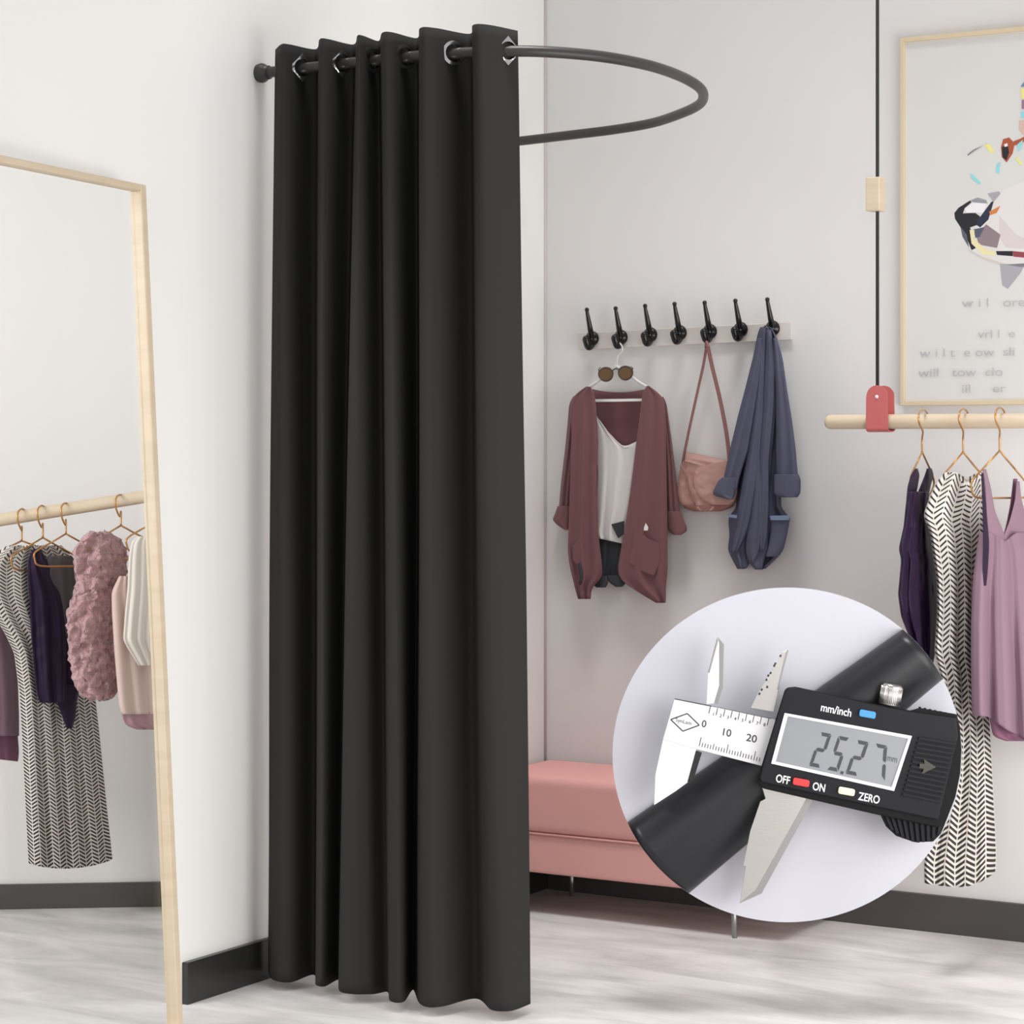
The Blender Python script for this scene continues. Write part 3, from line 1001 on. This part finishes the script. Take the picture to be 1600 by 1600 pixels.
loft('back_strap', M_PURP, tk, P3, [(740, 1533, 1537), (790, 1535, 1541), (850, 1536, 1546), (900, 1535, 1543), (915, 1537, 1541)], dep=0.004, off=0.034, n=20, mrows=30)
loft('back_strap', M_MAUVED, tk, P3, [(748, 1583, 1590), (790, 1578, 1586), (820, 1572, 1583), (845, 1566, 1576)], dep=0.004, off=0.004, n=20, mrows=30)

# ================================================================== FRAMED PRINT
pic = thing('framed_print', PB(1500, 634, 0), 'large thin-framed sketch of an animal face with faint writing, above the oak rail', 'picture')
xl_, xr_, zt_, zb2 = 1.064, 1.80, 2.281, 1.340
fm = MB()
fwid, fdep = 0.0115, 0.024
fm.box((xl_, -fdep, zb2), (xl_ + fwid, 0, zt_), M_FRAMEW)
fm.box((xr_ - fwid, -fdep, zb2), (xr_, 0, zt_), M_FRAMEW)
fm.box((xl_ + fwid, -fdep, zt_ - fwid), (xr_ - fwid, 0, zt_), M_FRAMEW)
fm.box((xl_ + fwid, -fdep, zb2), (xr_ - fwid, 0, zb2 + fwid), M_FRAMEW)
fm.build('picture_frame', pic, bevel=0.0015)
pr_ = MB()
pr_.box((xl_ + fwid, -0.014, zb2 + fwid), (xr_ - fwid, -0.002, zt_ - fwid), M_PAPER)


def A(u, v):
    return (1460 + 0.3375 * u, 100 + 0.3375 * v)


ink = lambda n_, c: mat('ink_' + n_, c, 0.7)
shapes = [
    ('face', (222, 219, 217), [(225, 640), (330, 580), (470, 520), (620, 560), (700, 760), (640, 900), (470, 935), (330, 925), (190, 880), (150, 820), (200, 740), (215, 690)]),
    ('blush', (214, 204, 204), [(300, 700), (330, 735), (380, 790), (470, 830), (470, 860), (330, 850), (300, 800)]),
    ('soot', (34, 34, 40), [(92, 690), (112, 665), (165, 632), (172, 640), (140, 668), (132, 692), (160, 690), (190, 690), (212, 706), (198, 745), (165, 757), (182, 800), (192, 852), (172, 862), (148, 802), (118, 752), (95, 716)]),
    ('snow', (236, 236, 238), [(140, 668), (178, 642), (240, 648), (228, 690), (195, 686), (150, 690)]),
    ('fog', (150, 152, 160), [(165, 632), (200, 618), (240, 630), (246, 646), (180, 640)]),
    ('navy', (40, 46, 66), [(216, 702), (262, 640), (276, 632), (250, 720), (212, 757), (190, 742)]),
    ('smoke', (92, 94, 108), [(120, 752), (150, 790), (160, 850), (130, 800)]),
    ('mauve', (142, 126, 132), [(192, 790), (240, 742), (306, 790), (290, 852), (205, 836)]),
    ('slate', (84, 90, 108), [(182, 765), (232, 755), (210, 800), (190, 806)]),
    ('butter', (232, 222, 176), [(163, 768), (186, 770), (182, 808), (240, 858), (286, 870), (280, 888), (225, 882), (172, 832)]),
    ('pearl', (206, 202, 196), [(150, 850), (215, 890), (330, 925), (325, 938), (240, 912), (165, 872)]),
    ('soot', (34, 34, 40), [(285, 866), (362, 866), (364, 890), (290, 884)]),
    ('wine', (150, 66, 78), [(362, 866), (470, 876), (560, 860), (560, 876), (470, 902), (366, 892)]),
    ('dove', (168, 166, 174), [(303, 925), (418, 930), (400, 965), (340, 1042), (314, 1024)]),
    ('pewter', (126, 124, 134), [(330, 928), (470, 920), (470, 934), (400, 940)]),
    ('amber', (212, 132, 72), [(253, 684), (306, 656), (288, 690), (258, 700)]),
    ('rust', (170, 84, 56), [(318, 348), (346, 340), (372, 368), (362, 414), (334, 456), (312, 430), (308, 385)]),
    ('soot', (34, 34, 40), [(312, 385), (340, 372), (346, 410), (334, 446), (316, 432)]),
    ('snow', (236, 236, 238), [(322, 372), (338, 366), (340, 380), (326, 384)]),
    ('rust', (170, 84, 56), [(366, 358), (400, 345), (470, 305), (470, 328), (410, 362), (372, 378)]),
    ('aqua', (150, 216, 222), [(163, 505), (185, 518), (217, 552), (205, 558), (172, 530)]),
    ('aqua', (150, 216, 222), [(290, 462), (306, 455), (300, 508), (282, 502)]),
    ('lemon', (234, 228, 146), [(230, 374), (256, 370), (280, 408), (258, 412)]),
    ('teal', (110, 140, 156), [(398, 105), (420, 76), (480, 64), (480, 106)]),
    ('lemon', (234, 228, 146), [(400, 112), (480, 110), (480, 160), (402, 160)]),
    ('heather', (150, 116, 140), [(404, 166), (480, 164), (480, 206), (404, 208)]),
    ('aqua', (150, 216, 222), [(398, 222), (480, 214), (480, 250), (402, 250)]),
    ('sand', (214, 184, 170), [(392, 262), (480, 256), (480, 300), (408, 330), (390, 300)]),
    ('aqua', (150, 216, 222), [(384, 372), (410, 350), (400, 392), (386, 408)]),
    ('lemon', (234, 228, 146), [(372, 436), (384, 432), (410, 462), (400, 470)]),
    ('pewter', (126, 124, 134), [(152, 420), (182, 396), (230, 376), (184, 402), (156, 424)]),
    ('dove', (168, 166, 174), [(246, 600), (300, 590), (306, 600), (270, 640), (264, 622)]),
]
for k, (nm, c, pp) in enumerate(shapes):
    pr_.flat(PB, [A(*p) for p in pp], 0.0142 + 0.00004 * k, ink(nm, c))
M_INKT = ink('faint_grey', (188, 187, 189))
for txt, x, y, sz in [('w i l   ore', 1503, 480, 20), ('vrl l  e', 1528, 528, 18), ('w i l t  e ow  sli', 1437, 558, 19), ('will   tow  clo', 1435, 589, 19), ('ill     er', 1502, 614, 19)]:
    pr_.text(txt, PB, (x, y), (sz * 1.25, -sz * 0.02), (0, sz), 0.0165, M_INKT)
pr_.build('print_sheet', pic)

# ================================================================== BENCH
bn = thing('upholstered_bench', (0.44, -0.18, 0), 'low salmon pink upholstered bench against the back wall beside the curtain', 'bench')
BX0, BX1, BY0, BY1 = 0.022, 0.87, -0.345, -0.022


def cushion(name, lo, hi, rb, puff, parent, m):
    bm = bmesh.new()
    bmesh.ops.create_cube(bm, size=1)
    for v in bm.verts:
        v.co = Vector(((lo[i] + hi[i]) / 2 + v.co[i] * (hi[i] - lo[i]) for i in range(3)))
    bmesh.ops.bevel(bm, geom=bm.edges[:], offset=rb, segments=5, profile=0.6, affect='EDGES')
    me = bpy.data.meshes.new(name)
    bm.to_mesh(me)
    bm.free()
    me.materials.append(m)
    return link_mesh(name, me, parent, smooth=True)


cushion('bench_base', (BX0, BY0 + 0.004, 0.11), (BX1, BY1, 0.214), 0.010, 0, bn, M_BENCH)
cs = cushion('seat_cushion', (BX0, BY0, 0.2145), (BX1, BY1, 0.366), 0.026, 0, bn, M_BENCH)
MB().tube([(BX0 + 0.01, BY0 + 0.002, 0.2145), (BX1 - 0.01, BY0 + 0.002, 0.2145)], 0.003, M_BENCH, 8).build('piping', cs)
for lx, ly in ((0.74, -0.325), (0.12, -0.32), (0.12, -0.06), (0.74, -0.06)):
    MB().tube([(lx - 0.012, ly + 0.004, 0.115), (lx, ly, 0.05), (lx + 0.006, ly - 0.01, 0.0)], [0.011, 0.008, 0.0065], M_STEEL, 14).build('leg', bn)

# ================================================================== INSET PICTURE BUILT AS ROUND BOARD, PIPE, CALIPER
DD = 5.15
PD = Plane(at_d(1230, 1180, DD), tuple(-FW))
ECX, ECY, ERX, ERY = 1230, 1179.5, 273, 261.5
M_BOARD = mat('pale_lilac_white_board', (196, 196, 204), 0.75)
M_PIPE = mat('satin_black_pipe', (30, 30, 34), 0.36, spec=0.38)
M_CALB = mat('black_caliper_plastic', (24, 25, 30), 0.5, spec=0.22)
M_CALD = mat('black_rubber_grip', (14, 14, 16), 0.6, spec=0.2)
M_CALW = mat('satin_white_steel', (226, 226, 228), 0.4)
M_CALS = mat('brushed_caliper_steel', (196, 193, 190), 0.26, metal=0.95, bump=(90, 0.2, 0.0006), aniso=(1, 1, 8))
M_CALG = mat('grey_steel_bevel', (150, 148, 148), 0.35, metal=0.6)
M_INKD = mat('engraved_dark_ink', (52, 52, 56), 0.6)
M_LCD = mat('grey_lcd', (140, 142, 147), 0.35)
M_SEG = mat('lcd_segments', (58, 60, 64), 0.5)
M_BLUE = mat('blue_button', (64, 146, 200), 0.4)
M_REDB = mat('red_button', (226, 54, 56), 0.4)
M_CRM = mat('cream_button', (238, 232, 196), 0.4)
M_LET = mat('white_lettering', (238, 238, 240), 0.6)
M_BLK = mat('jet_black_edge', (10, 10, 10), 0.5)

bdz = thing('round_inset_board', at_d(1230, 1441, DD), 'large round pale lilac-white board standing in for an inset picture, in front of the bench and hanging dresses', 'inset board')  # overlaid inset picture built as a solid board added to the room
d = MB()
N = 128
el = [(ECX + ERX * math.cos(2 * math.pi * k / N), ECY + ERY * math.sin(2 * math.pi * k / N)) for k in range(N)]
d.prism(PD, el, -0.018, 0.0, M_BOARD)
d.build('board_panel', bdz)
c_ = at_d(1230, 1180, DD)
hdv = (at_d(1230, 1180, DD) - at_d(1230, 1180, DD - 1))
hdv.z = 0
hdv.normalize()
tw = (-0.001 - c_.y) / hdv.y
MB().tube([c_ + hdv * 0.019, c_ + hdv * tw], 0.016, M_ROD, 16).build('wall_arm', bdz)  # arm and plate added to hold the inset board
MB().lathe(c_ + hdv * 0.018, hdv, [(0, 0.07), (0.01, 0.07), (0.014, 0.03)], M_ROD).build('mounting_plate', bdz)

# pipe section lying across the board, trimmed flush with the round edge
pp = MB()
cA, cB = Vector((1032, 1338)), Vector((1442, 1022))
ax = (cB - cA).normalized()
pn = Vector((ax.y, -ax.x))
rA, rB = 73.0, 50.0


def edge_pts(t, frac):
    a = cA + pn * (rA * t)
    b = cB + pn * (rB * t)
    dd = b - a
    X0, Y0 = (a.x - ECX) / ERX, (a.y - ECY) / ERY
    X1, Y1 = dd.x / ERX, dd.y / ERY
    qa, qb, qc = X1 * X1 + Y1 * Y1, 2 * (X0 * X1 + Y0 * Y1), X0 * X0 + Y0 * Y0 - 0.9985
    ds = math.sqrt(max(qb * qb - 4 * qa * qc, 0))
    s0, s1 = (-qb - ds) / (2 * qa), (-qb + ds) / (2 * qa)
    return a + dd * (s0 + (s1 - s0) * frac)


NT, NS = 28, 40
vs, fs = [], []
for i in range(NS + 1):
    for j in range(NT + 1):
        an = math.pi * j / NT
        t = -math.cos(an)
        p = edge_pts(t, i / NS)
        vs.append(PD(p.x, p.y, 0.001 + 0.068 * math.sin(an)))
for i in range(NS):
    for j in range(NT):
        a = i * (NT + 1) + j
        fs.append((a, a + 1, a + NT + 2, a + NT + 1))
base_n = len(vs)
for i in range(NS + 1):
    for j in (0, NT):
        p = edge_pts(-math.cos(math.pi * j / NT), i / NS)
        vs.append(PD(p.x, p.y, 0.0005))
fs.append([j for j in range(NT, -1, -1)])
fs.append([NS * (NT + 1) + j for j in range(NT + 1)])
pp.add(vs[:base_n], fs, M_PIPE, True)
po = pp.build('black_pipe', base=PD(1230, 1180, 0))
for p in po.data.polygons:
    if len(p.vertices) > 4:
        p.use_smooth = False
tag(po, 'thick matte black metal pipe lying diagonally across the round board behind the caliper', 'pipe')


def Z5(x, y):
    return (940 + x * 0.3625, 900 + y * 0.3625)


def Z6(x, y):
    return (1000 + x * 0.1625, 980 + y * 0.1625)


def Z7(x, y):
    return (1180 + x * 0.2125, 1050 + y * 0.2125)


ca = thing('digital_caliper', PD(1230, 1240, 0.07), 'digital caliper with black housing reading 25.27 mm, clamped round the black pipe', 'caliper')
W0 = 0.072
# beam
bm_ = MB()
bm_.prism(PD, [(1054, 1092), (1240, 1130), (1226, 1206), (1090, 1171), (1036, 1155)], W0, W0 + 0.014, M_CALW)
beam = bm_.build('beam', ca, bevel=0.001)
beam['label'] = 'white steel beam with engraved scale'
pt = MB()
WP = W0 + 0.0144


def line(mb, a, b, wd, w_, m):
    a, b = Vector(a), Vector(b)
    n_ = Vector((-(b - a).y, (b - a).x)).normalized() * wd / 2
    mb.flat(PD, [tuple(a - n_), tuple(b - n_), tuple(b + n_), tuple(a + n_)], w_, m)


line(pt, (1054, 1092), (1112, 1103.5), 1.6, WP, M_INKD)
line(pt, (1112, 1103.5), (1205, 1123), 0.8, WP, M_INKD)
dm = [Z6(295, 888), Z6(455, 830), Z6(570, 942), Z6(412, 1000)]
for a, b in zip(dm, dm[1:] + dm[:1]):
    line(pt, a, b, 1.8, WP, M_INKD)
pt.text('SynLam', PD, Z6(340, 905), (8.2, 2.0), (-1.0, 8.4), WP, M_INKD)
# inch ticks along the top edge with their small numerals
for k in range(9):
    a = Vector((1110 + k * 11.4, 1104 + k * 2.35))
    line(pt, a, a + Vector((-2.6, 11)), 1.2, WP, M_INKD)
    if k < 8:
        pt.text(str(k + 1), PD, (a.x + 2.5, a.y + 14), (7, 1.4), (-1.4, 7), WP, M_INKD, 0.015)
pt.text('0', PD, Z6(588, 955), (15, 3.2), (-2.6, 15), WP, M_INKD, 0.012)
pt.text('10', PD, Z6(775, 1035), (16, 3.4), (-2.8, 16), WP, M_INKD, 0.012)
pt.text('20', PD, Z6(1015, 1090), (17, 3.6), (-2.8, 16), WP, M_INKD, 0.012)
for k in range(24):
    a = Vector((1092.5 + k * 4.25, 1166 + k * 1.1))
    ln = 14 if k % 10 == 0 else (9 if k % 5 == 0 else 6.5)
    if a.x < 1190:
        line(pt, a, a + Vector((ln * 0.22, -ln)), 1.15, WP, M_INKD)
pt.build('scale_markings', beam)
# fixed jaws
j = MB()
j.prism(PD, [Z6(745, 90), Z6(760, 150), Z6(760, 560), Z6(710, 730), Z6(640, 740), Z6(655, 440)], W0, W0 + 0.013, M_CALW)
j.prism(PD, [Z6(745, 90), Z6(808, 165), Z6(800, 575), Z6(750, 740), Z6(700, 722), Z6(752, 560), Z6(762, 160)], W0 - 0.002, W0 + 0.010, M_CALG)
j.prism(PD, [Z6(742, 92), Z6(752, 130), Z6(668, 440), Z6(652, 436)], W0 + 0.006, W0 + 0.015, M_CALG)
j.build('upper_fixed_jaw', ca, bevel=0.0006)
j = MB()
j.prism(PD, [(1036, 1155), (1089, 1168), (1075, 1222), (1056, 1236), (1022, 1258), (1024, 1210)], W0 - 0.012, W0 + 0.012, M_CALW)
j.prism(PD, [Z6(538, 1185), Z6(596, 1205), Z6(520, 1450), Z6(455, 1490)], W0 - 0.004, W0 + 0.013, M_BLK)
j.build('lower_fixed_jaw', ca, bevel=0.0008)
# sliding jaws
j = MB()
j.prism(PD, [Z6(1420, 225), Z6(1370, 240), Z6(1130, 640), Z6(1065, 775), Z6(1290, 815), Z6(1335, 600)], W0 + 0.002, W0 + 0.016, M_CALS)
j.prism(PD, [Z6(1430, 222), Z6(1412, 222), Z6(1318, 600), Z6(1330, 600)], W0, W0 + 0.018, M_CALG)
for a in ((1170, 600), (1215, 505), (1232, 465), (1290, 370), (1300, 350), (1148, 640), (1350, 275), (1222, 575), (1255, 440)):
    j.flat(PD, [Z6(a[0] - 12, a[1] + 10), Z6(a[0] - 4, a[1] - 12), Z6(a[0] + 12, a[1] - 8), Z6(a[0] + 8, a[1] + 12)], W0 + 0.0164, M_BLK)
j.build('upper_sliding_jaw', ca, bevel=0.0006)
j = MB()
j.prism(PD, [(1190, 1228), (1270, 1244), (1190, 1394), (1156, 1411), (1165, 1353), (1161, 1353), (1172, 1299), (1188, 1252), (1196, 1248)], W0 - 0.008, W0 + 0.012, M_CALS)
j.prism(PD, [(1262, 1244), (1272, 1247), (1190, 1396), (1154, 1412), (1180, 1391)], W0 - 0.010, W0 + 0.0125, M_CALG)
j.build('lower_sliding_jaw', ca, bevel=0.0008)
# housing
W1 = W0 + 0.048
hs = MB()
hs.prism(PD, [(1226, 1078), (1231, 1074), (1243, 1073), (1290, 1083), (1371, 1101), (1422, 1110), (1437, 1106), (1495, 1116), (1500, 1136), (1502.5, 1172), (1500.5, 1208), (1493, 1245), (1478, 1284), (1466, 1293), (1375, 1274), (1192, 1232), (1184, 1224), (1185, 1212)], W0 - 0.004, W1 - 0.010, M_CALD)
hs.build('housing_base', ca, bevel=0.003)
hs = MB()
hs.prism(PD, [(1227, 1079), (1232, 1075), (1245, 1075), (1371, 1103), (1422, 1112), (1494, 1122), (1497, 1150), (1466, 1281), (1190, 1222), (1187, 1216)], W1 - 0.014, W1, M_CALB)
house = hs.build('housing', ca, bevel=0.0025)
sf = MB()
so = [(1226, 1114), (1425, 1150), (1397, 1236), (1205, 1193)]
si = [(1231, 1119), (1419, 1154), (1393, 1230), (1212, 1190)]
n4 = 4
a = [PD(x, y, W1 + 0.0002) for x, y in so] + [PD(x, y, W1 + 0.0002) for x, y in si]
b = [PD(x, y, W1 + 0.003) for x, y in so] + [PD(x, y, W1 + 0.003) for x, y in si]
fs = []
for k in range(4):
    k2 = (k + 1) % 4
    fs += [(8 + k, 8 + k2, 12 + k2, 12 + k), (k, k2, 8 + k2, 8 + k), (4 + k, 12 + k, 12 + k2, 4 + k2)]
sf.add(a + b, fs, M_LET)
sc_ = MB()
sc_.prism(PD, si, W1 - 0.001, W1 + 0.0008, M_LCD)
scr = sc_.build('lcd_screen', ca)
sf.build('screen_bezel', scr)
sgm = MB()
WS = W1 + 0.0012
SEGS = {'2': 'abged', '5': 'afgcd', '7': 'abc'}


def digit(ch, o_, rv, dv):
    o_, rv, dv = Vector(o_), Vector(rv), Vector(dv)

    def q(u, v):
        p = o_ + rv * u + dv * v
        return Z7(p.x, p.y)
    g, th_ = 0.03, 0.2
    tv = 0.105
    S = {'a': [(0.08, 0), (1.0, 0), (0.85, tv), (0.25, tv)], 'd': [(0.2, 1 - tv), (0.8, 1 - tv), (0.98, 1), (0.02, 1)], 'g': [(0.12, .5), (0.25, .5 - tv / 2), (0.8, .5 - tv / 2), (0.93, .5), (0.8, .5 + tv / 2), (0.25, .5 + tv / 2)],
         'b': [(1.06, 0.02), (1.06, .43), (.95, .48), (.76, .43), (.76, .14)], 'c': [(1.06, .57), (1.06, .98), (.76, .86), (.76, .57), (.95, .52)],
         'f': [(0.0, 0.02), (.28, .14), (.28, .43), (.1, .48), (0, .43)], 'e': [(0, .57), (.1, .52), (.28, .57), (.28, .86), (0, .98)]}
    for s_ in SEGS[ch]:
        sgm.flat(PD, [q(u, v) for u, v in S[s_]], WS, M_SEG)


digit('2', (480, 440), (78, 16), (-84, 250))
digit('5', (612, 468), (78, 16), (-84, 250))
digit('2', (748, 498), (84, 17), (-84, 250))
digit('7', (882, 524), (84, 17), (-18, 262))
sgm.flat(PD, [Z7(628, 728), Z7(652, 732), Z7(646, 754), Z7(624, 748)], WS, M_SEG)
sgm.text('mm', PD, Z7(968, 652), (10.5, 2.2), (-1, 15), WS, M_SEG)
sgm.build('lcd_digits', scr)
WL = W1 + 0.0005
for txt, o_, wd, kx in (('mm/inch', (478, 284), 17.0, 0.82), ('OFF', (148, 806), 17, 0.74), ('ON', (418, 864), 17, 0.74), ('ZERO', (756, 938), 17, 0.76)):
    lt = MB()
    lt.text(txt, PD, Z7(*o_), (wd * kx, wd * kx * 0.2), (-wd * 0.16, wd * 1.0), WL, M_LET, 0.018)
    lt.build('lettering', house)
for nm, c, mt in (('mode_button', (826, 310), M_BLUE), ('power_button', (338, 812), M_REDB), ('zero_button', (672, 878), M_CRM)):
    cx, cy = c
    a, b_ = 60, 26
    q = []
    for u, v in ((-1, -.7), (-.85, -1), (.8, -1), (1, -.7), (1, .7), (.85, 1), (-.85, 1), (-1, .7)):
        q.append(Z7(cx + u * a - v * 4, cy + v * b_ + u * 11))
    MB().prism(PD, q, W1 - 0.002, W1 + 0.007, mt).build(nm, ca, bevel=0.002)
gr = MB()
for k in range(13):
    s = k / 12
    l0 = Vector((1205 - 118 * s, 478 + 410 * s))
    r0 = Vector((1478 - 112 * s, 522 + 425 * s))
    l1, r1 = l0 + Vector((-5, 19)), r0 + Vector((-5, 19))
    gr.prism(PD, [Z7(*l0), Z7(*r0), Z7(*r1), Z7(*l1)], W1 - 0.001, W1 + 0.006, M_CALB)
grp = gr.build('grip_ribs', ca, bevel=0.0006)
ar = MB()
ar.prism(PD, [Z7(1240, 640), Z7(1330, 700), Z7(1225, 750), Z7(1240, 712), Z7(1205, 705), Z7(1212, 672), Z7(1246, 678)], W1 + 0.002, W1 + 0.0072, mat('olive_grey_arrow', (62, 62, 54), 0.6))
ar.build('arrow_mark', grp)
tp = MB()
for k in range(8):
    x, y = 1434 + k * 8, 1105 + k * 1.7
    tp.prism(PD, [(x, y + 4), (x + 1.5, y - 1), (x + 5, y - .5), (x + 6, y + 5)], W0, W1 - 0.012, M_CALD)
tp.build('top_ridges', ca)
tw_ = MB()
ow = [(1373, 1268), (1384, 1291), (1400, 1306), (1429, 1316), (1458, 1315), (1470, 1303), (1478, 1284), (1466, 1286)]
tw_.prism(PD, ow, W0 + 0.004, W0 + 0.022, M_CALD)
for k in range(10):
    s = k / 9
    x0, y0 = 1382 + 84 * s, 1274 + 16 * s
    x1, y1 = 1392 + 72 * s, float(np.interp(s, [0, .2, .5, .8, 1], [1297, 1307, 1317, 1315, 1304]))
    tw_.prism(PD, [(x0, y0), (x0 + 5, y0 + 1), (x1 + 5, y1), (x1, y1)], W0 + 0.018, W0 + 0.027, M_CALB)
tw_.build('thumb_wheel', ca, bevel=0.001)
sc2 = MB()
c1_, c2_ = PD(1389, 1102, W0 + 0.018), PD(1395, 1069, W0 + 0.018)
axd = c2_ - c1_
Lh = axd.length
pf = [(0, 0.0215), (0.003, 0.0225), (Lh - 0.005, 0.0225), (Lh - 0.001, 0.0205), (Lh, 0.017)]
sc2.lathe(c1_, axd, pf, M_CALS, 36)
axn = axd.normalized()
ua = axn.cross(Vector((0, 0, 1))).normalized()
va = axn.cross(ua)
for k in range(36):
    an = 2 * math.pi * k / 36
    dr = ua * math.cos(an) + va * math.sin(an)
    sc2.tube([c1_ + dr * 0.0225 + axn * 0.004, c1_ + dr * 0.0225 + axn * (Lh - 0.006)], 0.0011, M_CALS, 5)
sc2.build('locking_screw', ca)

# ================================================================== CLOTHES SEEN IN THE MIRROR
# rail in front of the reflected wall
ra = at_d(-60, 822, 5.90)
rb = at_d(245, 773, 5.94)
vr = thing('reflected_clothes_rail', (ra + rb) / 2, 'pale wooden clothes rail seen in the leaning mirror', 'clothes rail')
MB().tube([ra - (rb - ra) * 0.6, ra, rb, rb + (rb - ra) * 0.12], 0.0165, M_OAK, 20).build('rail_pole', vr)
MB().tube([ra - (rb - ra) * 0.5, Vector(((ra - (rb - ra) * 0.5).x, (ra - (rb - ra) * 0.5).y, ZT + 0.2))], 0.004, M_CORD, 8).build('cord', vr)


def vplane(px, push=0.0):
    t_ = (px + 60) / 305.0
    p = ra.lerp(rb, t_)
    u = RT * 0.62 + FW * 0.78
    n_ = Vector((u.y, -u.x, 0))
    pl_ = Plane(p, n_)
    pl_.p0 = p + pl_.n * push
    return pl_


GRP = 'brass hangers seen in the mirror'
hanger((34, 801), (34, 845), (-14, 868), (86, 864), 888, 0, 'brass wire hanger in the mirror with the herringbone dress, leftmost hanger there', GRP, P=vplane(34))
hanger((65, 796), (67, 840), (20, 868), (116, 868), 890, 0, 'brass wire hanger in the mirror with the aubergine top', GRP, P=vplane(65))
hanger((102, 792), (103, 834), (56, 862), (150, 860), 884, 0, 'brass wire hanger in the mirror just left of the fluffy pink vest', GRP, P=vplane(102))
hanger((187, 779), (189, 821), (140, 850), (234, 846), 872, 0, 'brass wire hanger in the mirror above the right side of the fluffy pink vest', GRP, P=vplane(187))
hanger((243, 770), (246, 812), (200, 840), (290, 838), 862, 0, 'brass wire hanger at the mirror frame holding the ivory blouse', GRP, P=vplane(243))

Pm = vplane(-45)
mt = thing('reflected_mauve_top', Pm(-20, 1180), 'mauve satin top seen in the mirror at the left photo edge', 'top')
loft('top_body', M_MAUVE, mt, Pm, [(860, -80, -10), (930, -90, 8), (985, -90, 20), (1060, -88, 28), (1120, -84, 30), (1150, -80, 30)], dep=0.03, folds=[(4, 0.010, 0.4, 1, 1)], n=64, mrows=50)
loft('under_hem', M_MAUVED, mt, Pm, [(1120, -70, 26), (1150, -68, 28), (1175, -60, 30), (1186, -40, 28)], dep=0.02, folds=[(4, 0.006, 0.4, 1, 1)], off=-0.01, n=48, mrows=20, hem=lambda t: 4 * t)
Ph = vplane(34)
hv = loft('reflected_herringbone_dress', M_HERR2, None, Ph, [(852, 12, 96), (862, -6, 108), (880, -22, 118), (930, -24, 124), (965, -8, 128), (990, 8, 132), (1020, 22, 138), (1080, 30, 148), (1150, 34, 156), (1250, 39, 166), (1345, 44, 176)],
          dep=0.03, folds=[(4.5, 0.012, 0.4, 0.5, 1), (9, 0.002, 0, 0, 0)], off=0, n=120, mrows=120, base=Ph(100, 1360), hem=lambda t: 12 * (1 - t * t) ** 0.8 - 3 * t)
tag(hv, 'long grey herringbone dress seen in the leaning mirror', 'dress')
Pp = vplane(65)
vt = thing('reflected_aubergine_top', Pp(85, 1130), 'dark aubergine top with a trailing tail seen in the mirror', 'top')
loft('top_body', M_PURP, vt, Pp, [(858, 52, 64), (872, 44, 72), (890, 43, 84), (910, 44, 98), (930, 46, 112), (960, 47, 122), (1000, 49, 124), (1050, 54, 124), (1080, 57, 124), (1098, 62, 120)], dep=0.025, folds=[(3, 0.01, 0.2, 1.5, 1), (6, 0.003, 0, 2, 0)], off=0.004, n=72, mrows=70, crump=0.005)
loft('hanging_tail', M_PURP, vt, Pp, [(1070, 84, 122), (1100, 90, 120), (1122, 98, 118), (1138, 104, 113)], dep=0.012, off=0.02, n=28, mrows=24, crump=0.004)
Pv = vplane(120, 0.0)
cs_ = loft('reflected_charcoal_top', mat('sheer_charcoal_knit', (92, 88, 92), 0.9), None, vplane(80), [(868, 76, 112), (876, 70, 118), (900, 72, 122), (950, 80, 126), (1000, 90, 128)], dep=0.012, folds=[(3, 0.004, 0, 1, 0)], off=-0.004, n=40, mrows=40, base=vplane(80)(100, 1000))
tag(cs_, 'sheer charcoal top between the aubergine top and fluffy vest in the mirror', 'top')
Pf = vplane(140, 0.03)
fv = loft('reflected_fluffy_vest', M_FLUFF, None, Pf, [(831, 146, 164), (836, 134, 176), (845, 124, 188), (858, 118, 197), (880, 117, 199), (905, 118, 194), (925, 118, 186), (945, 110, 183), (960, 106, 184), (1000, 107, 187), (1040, 112, 187), (1068, 117, 184), (1082, 124, 180), (1090, 134, 174), (1094, 145, 166)],
          dep=0.045, folds=[(2, 0.006, 0.3, 1, 0)], n=110, mrows=130, base=Pf(150, 1094), crump=0.014, cscale=34, fluff=0.010)
tag(fv, 'fluffy dusty pink fur vest seen in the mirror', 'vest')
Ps = vplane(187, 0.06)
sp_ = thing('reflected_blush_slip', Ps(220, 1136), 'blush beige slip dress with a rose hem behind the ivory blouse in the mirror', 'dress')
loft('slip_body', M_SLIP, sp_, Ps, [(900, 186, 216), (925, 174, 240), (960, 175, 262), (1010, 178, 276), (1060, 182, 282), (1105, 186, 286), (1116, 190, 286)], dep=0.02, folds=[(4, 0.007, 0.5, 0.6, 1)], off=0.0, n=72, mrows=50)
loft('slip_hem', M_ROSE, sp_, Ps, [(1098, 194, 284), (1118, 190, 286), (1134, 196, 288), (1140, 214, 286)], dep=0.016, folds=[(6, 0.004, 0.5, 1, 0)], off=-0.004, n=60, mrows=18, crump=0.004)
Pb = vplane(243, 0.05)
bl = loft('reflected_ivory_blouse', M_BLOUSE, None, Pb, [(838, 214, 262), (846, 205, 280), (870, 201, 290), (920, 199, 292), (960, 195, 292), (1000, 192, 290), (1014, 200, 288), (1030, 210, 286), (1040, 216, 284)], dep=0.028, folds=[(7, 0.006, 0.3, 0.5, 1)], n=100, mrows=60, base=Pb(235, 1040))
tag(bl, 'ivory pleated blouse cut off by the mirror frame', 'blouse')
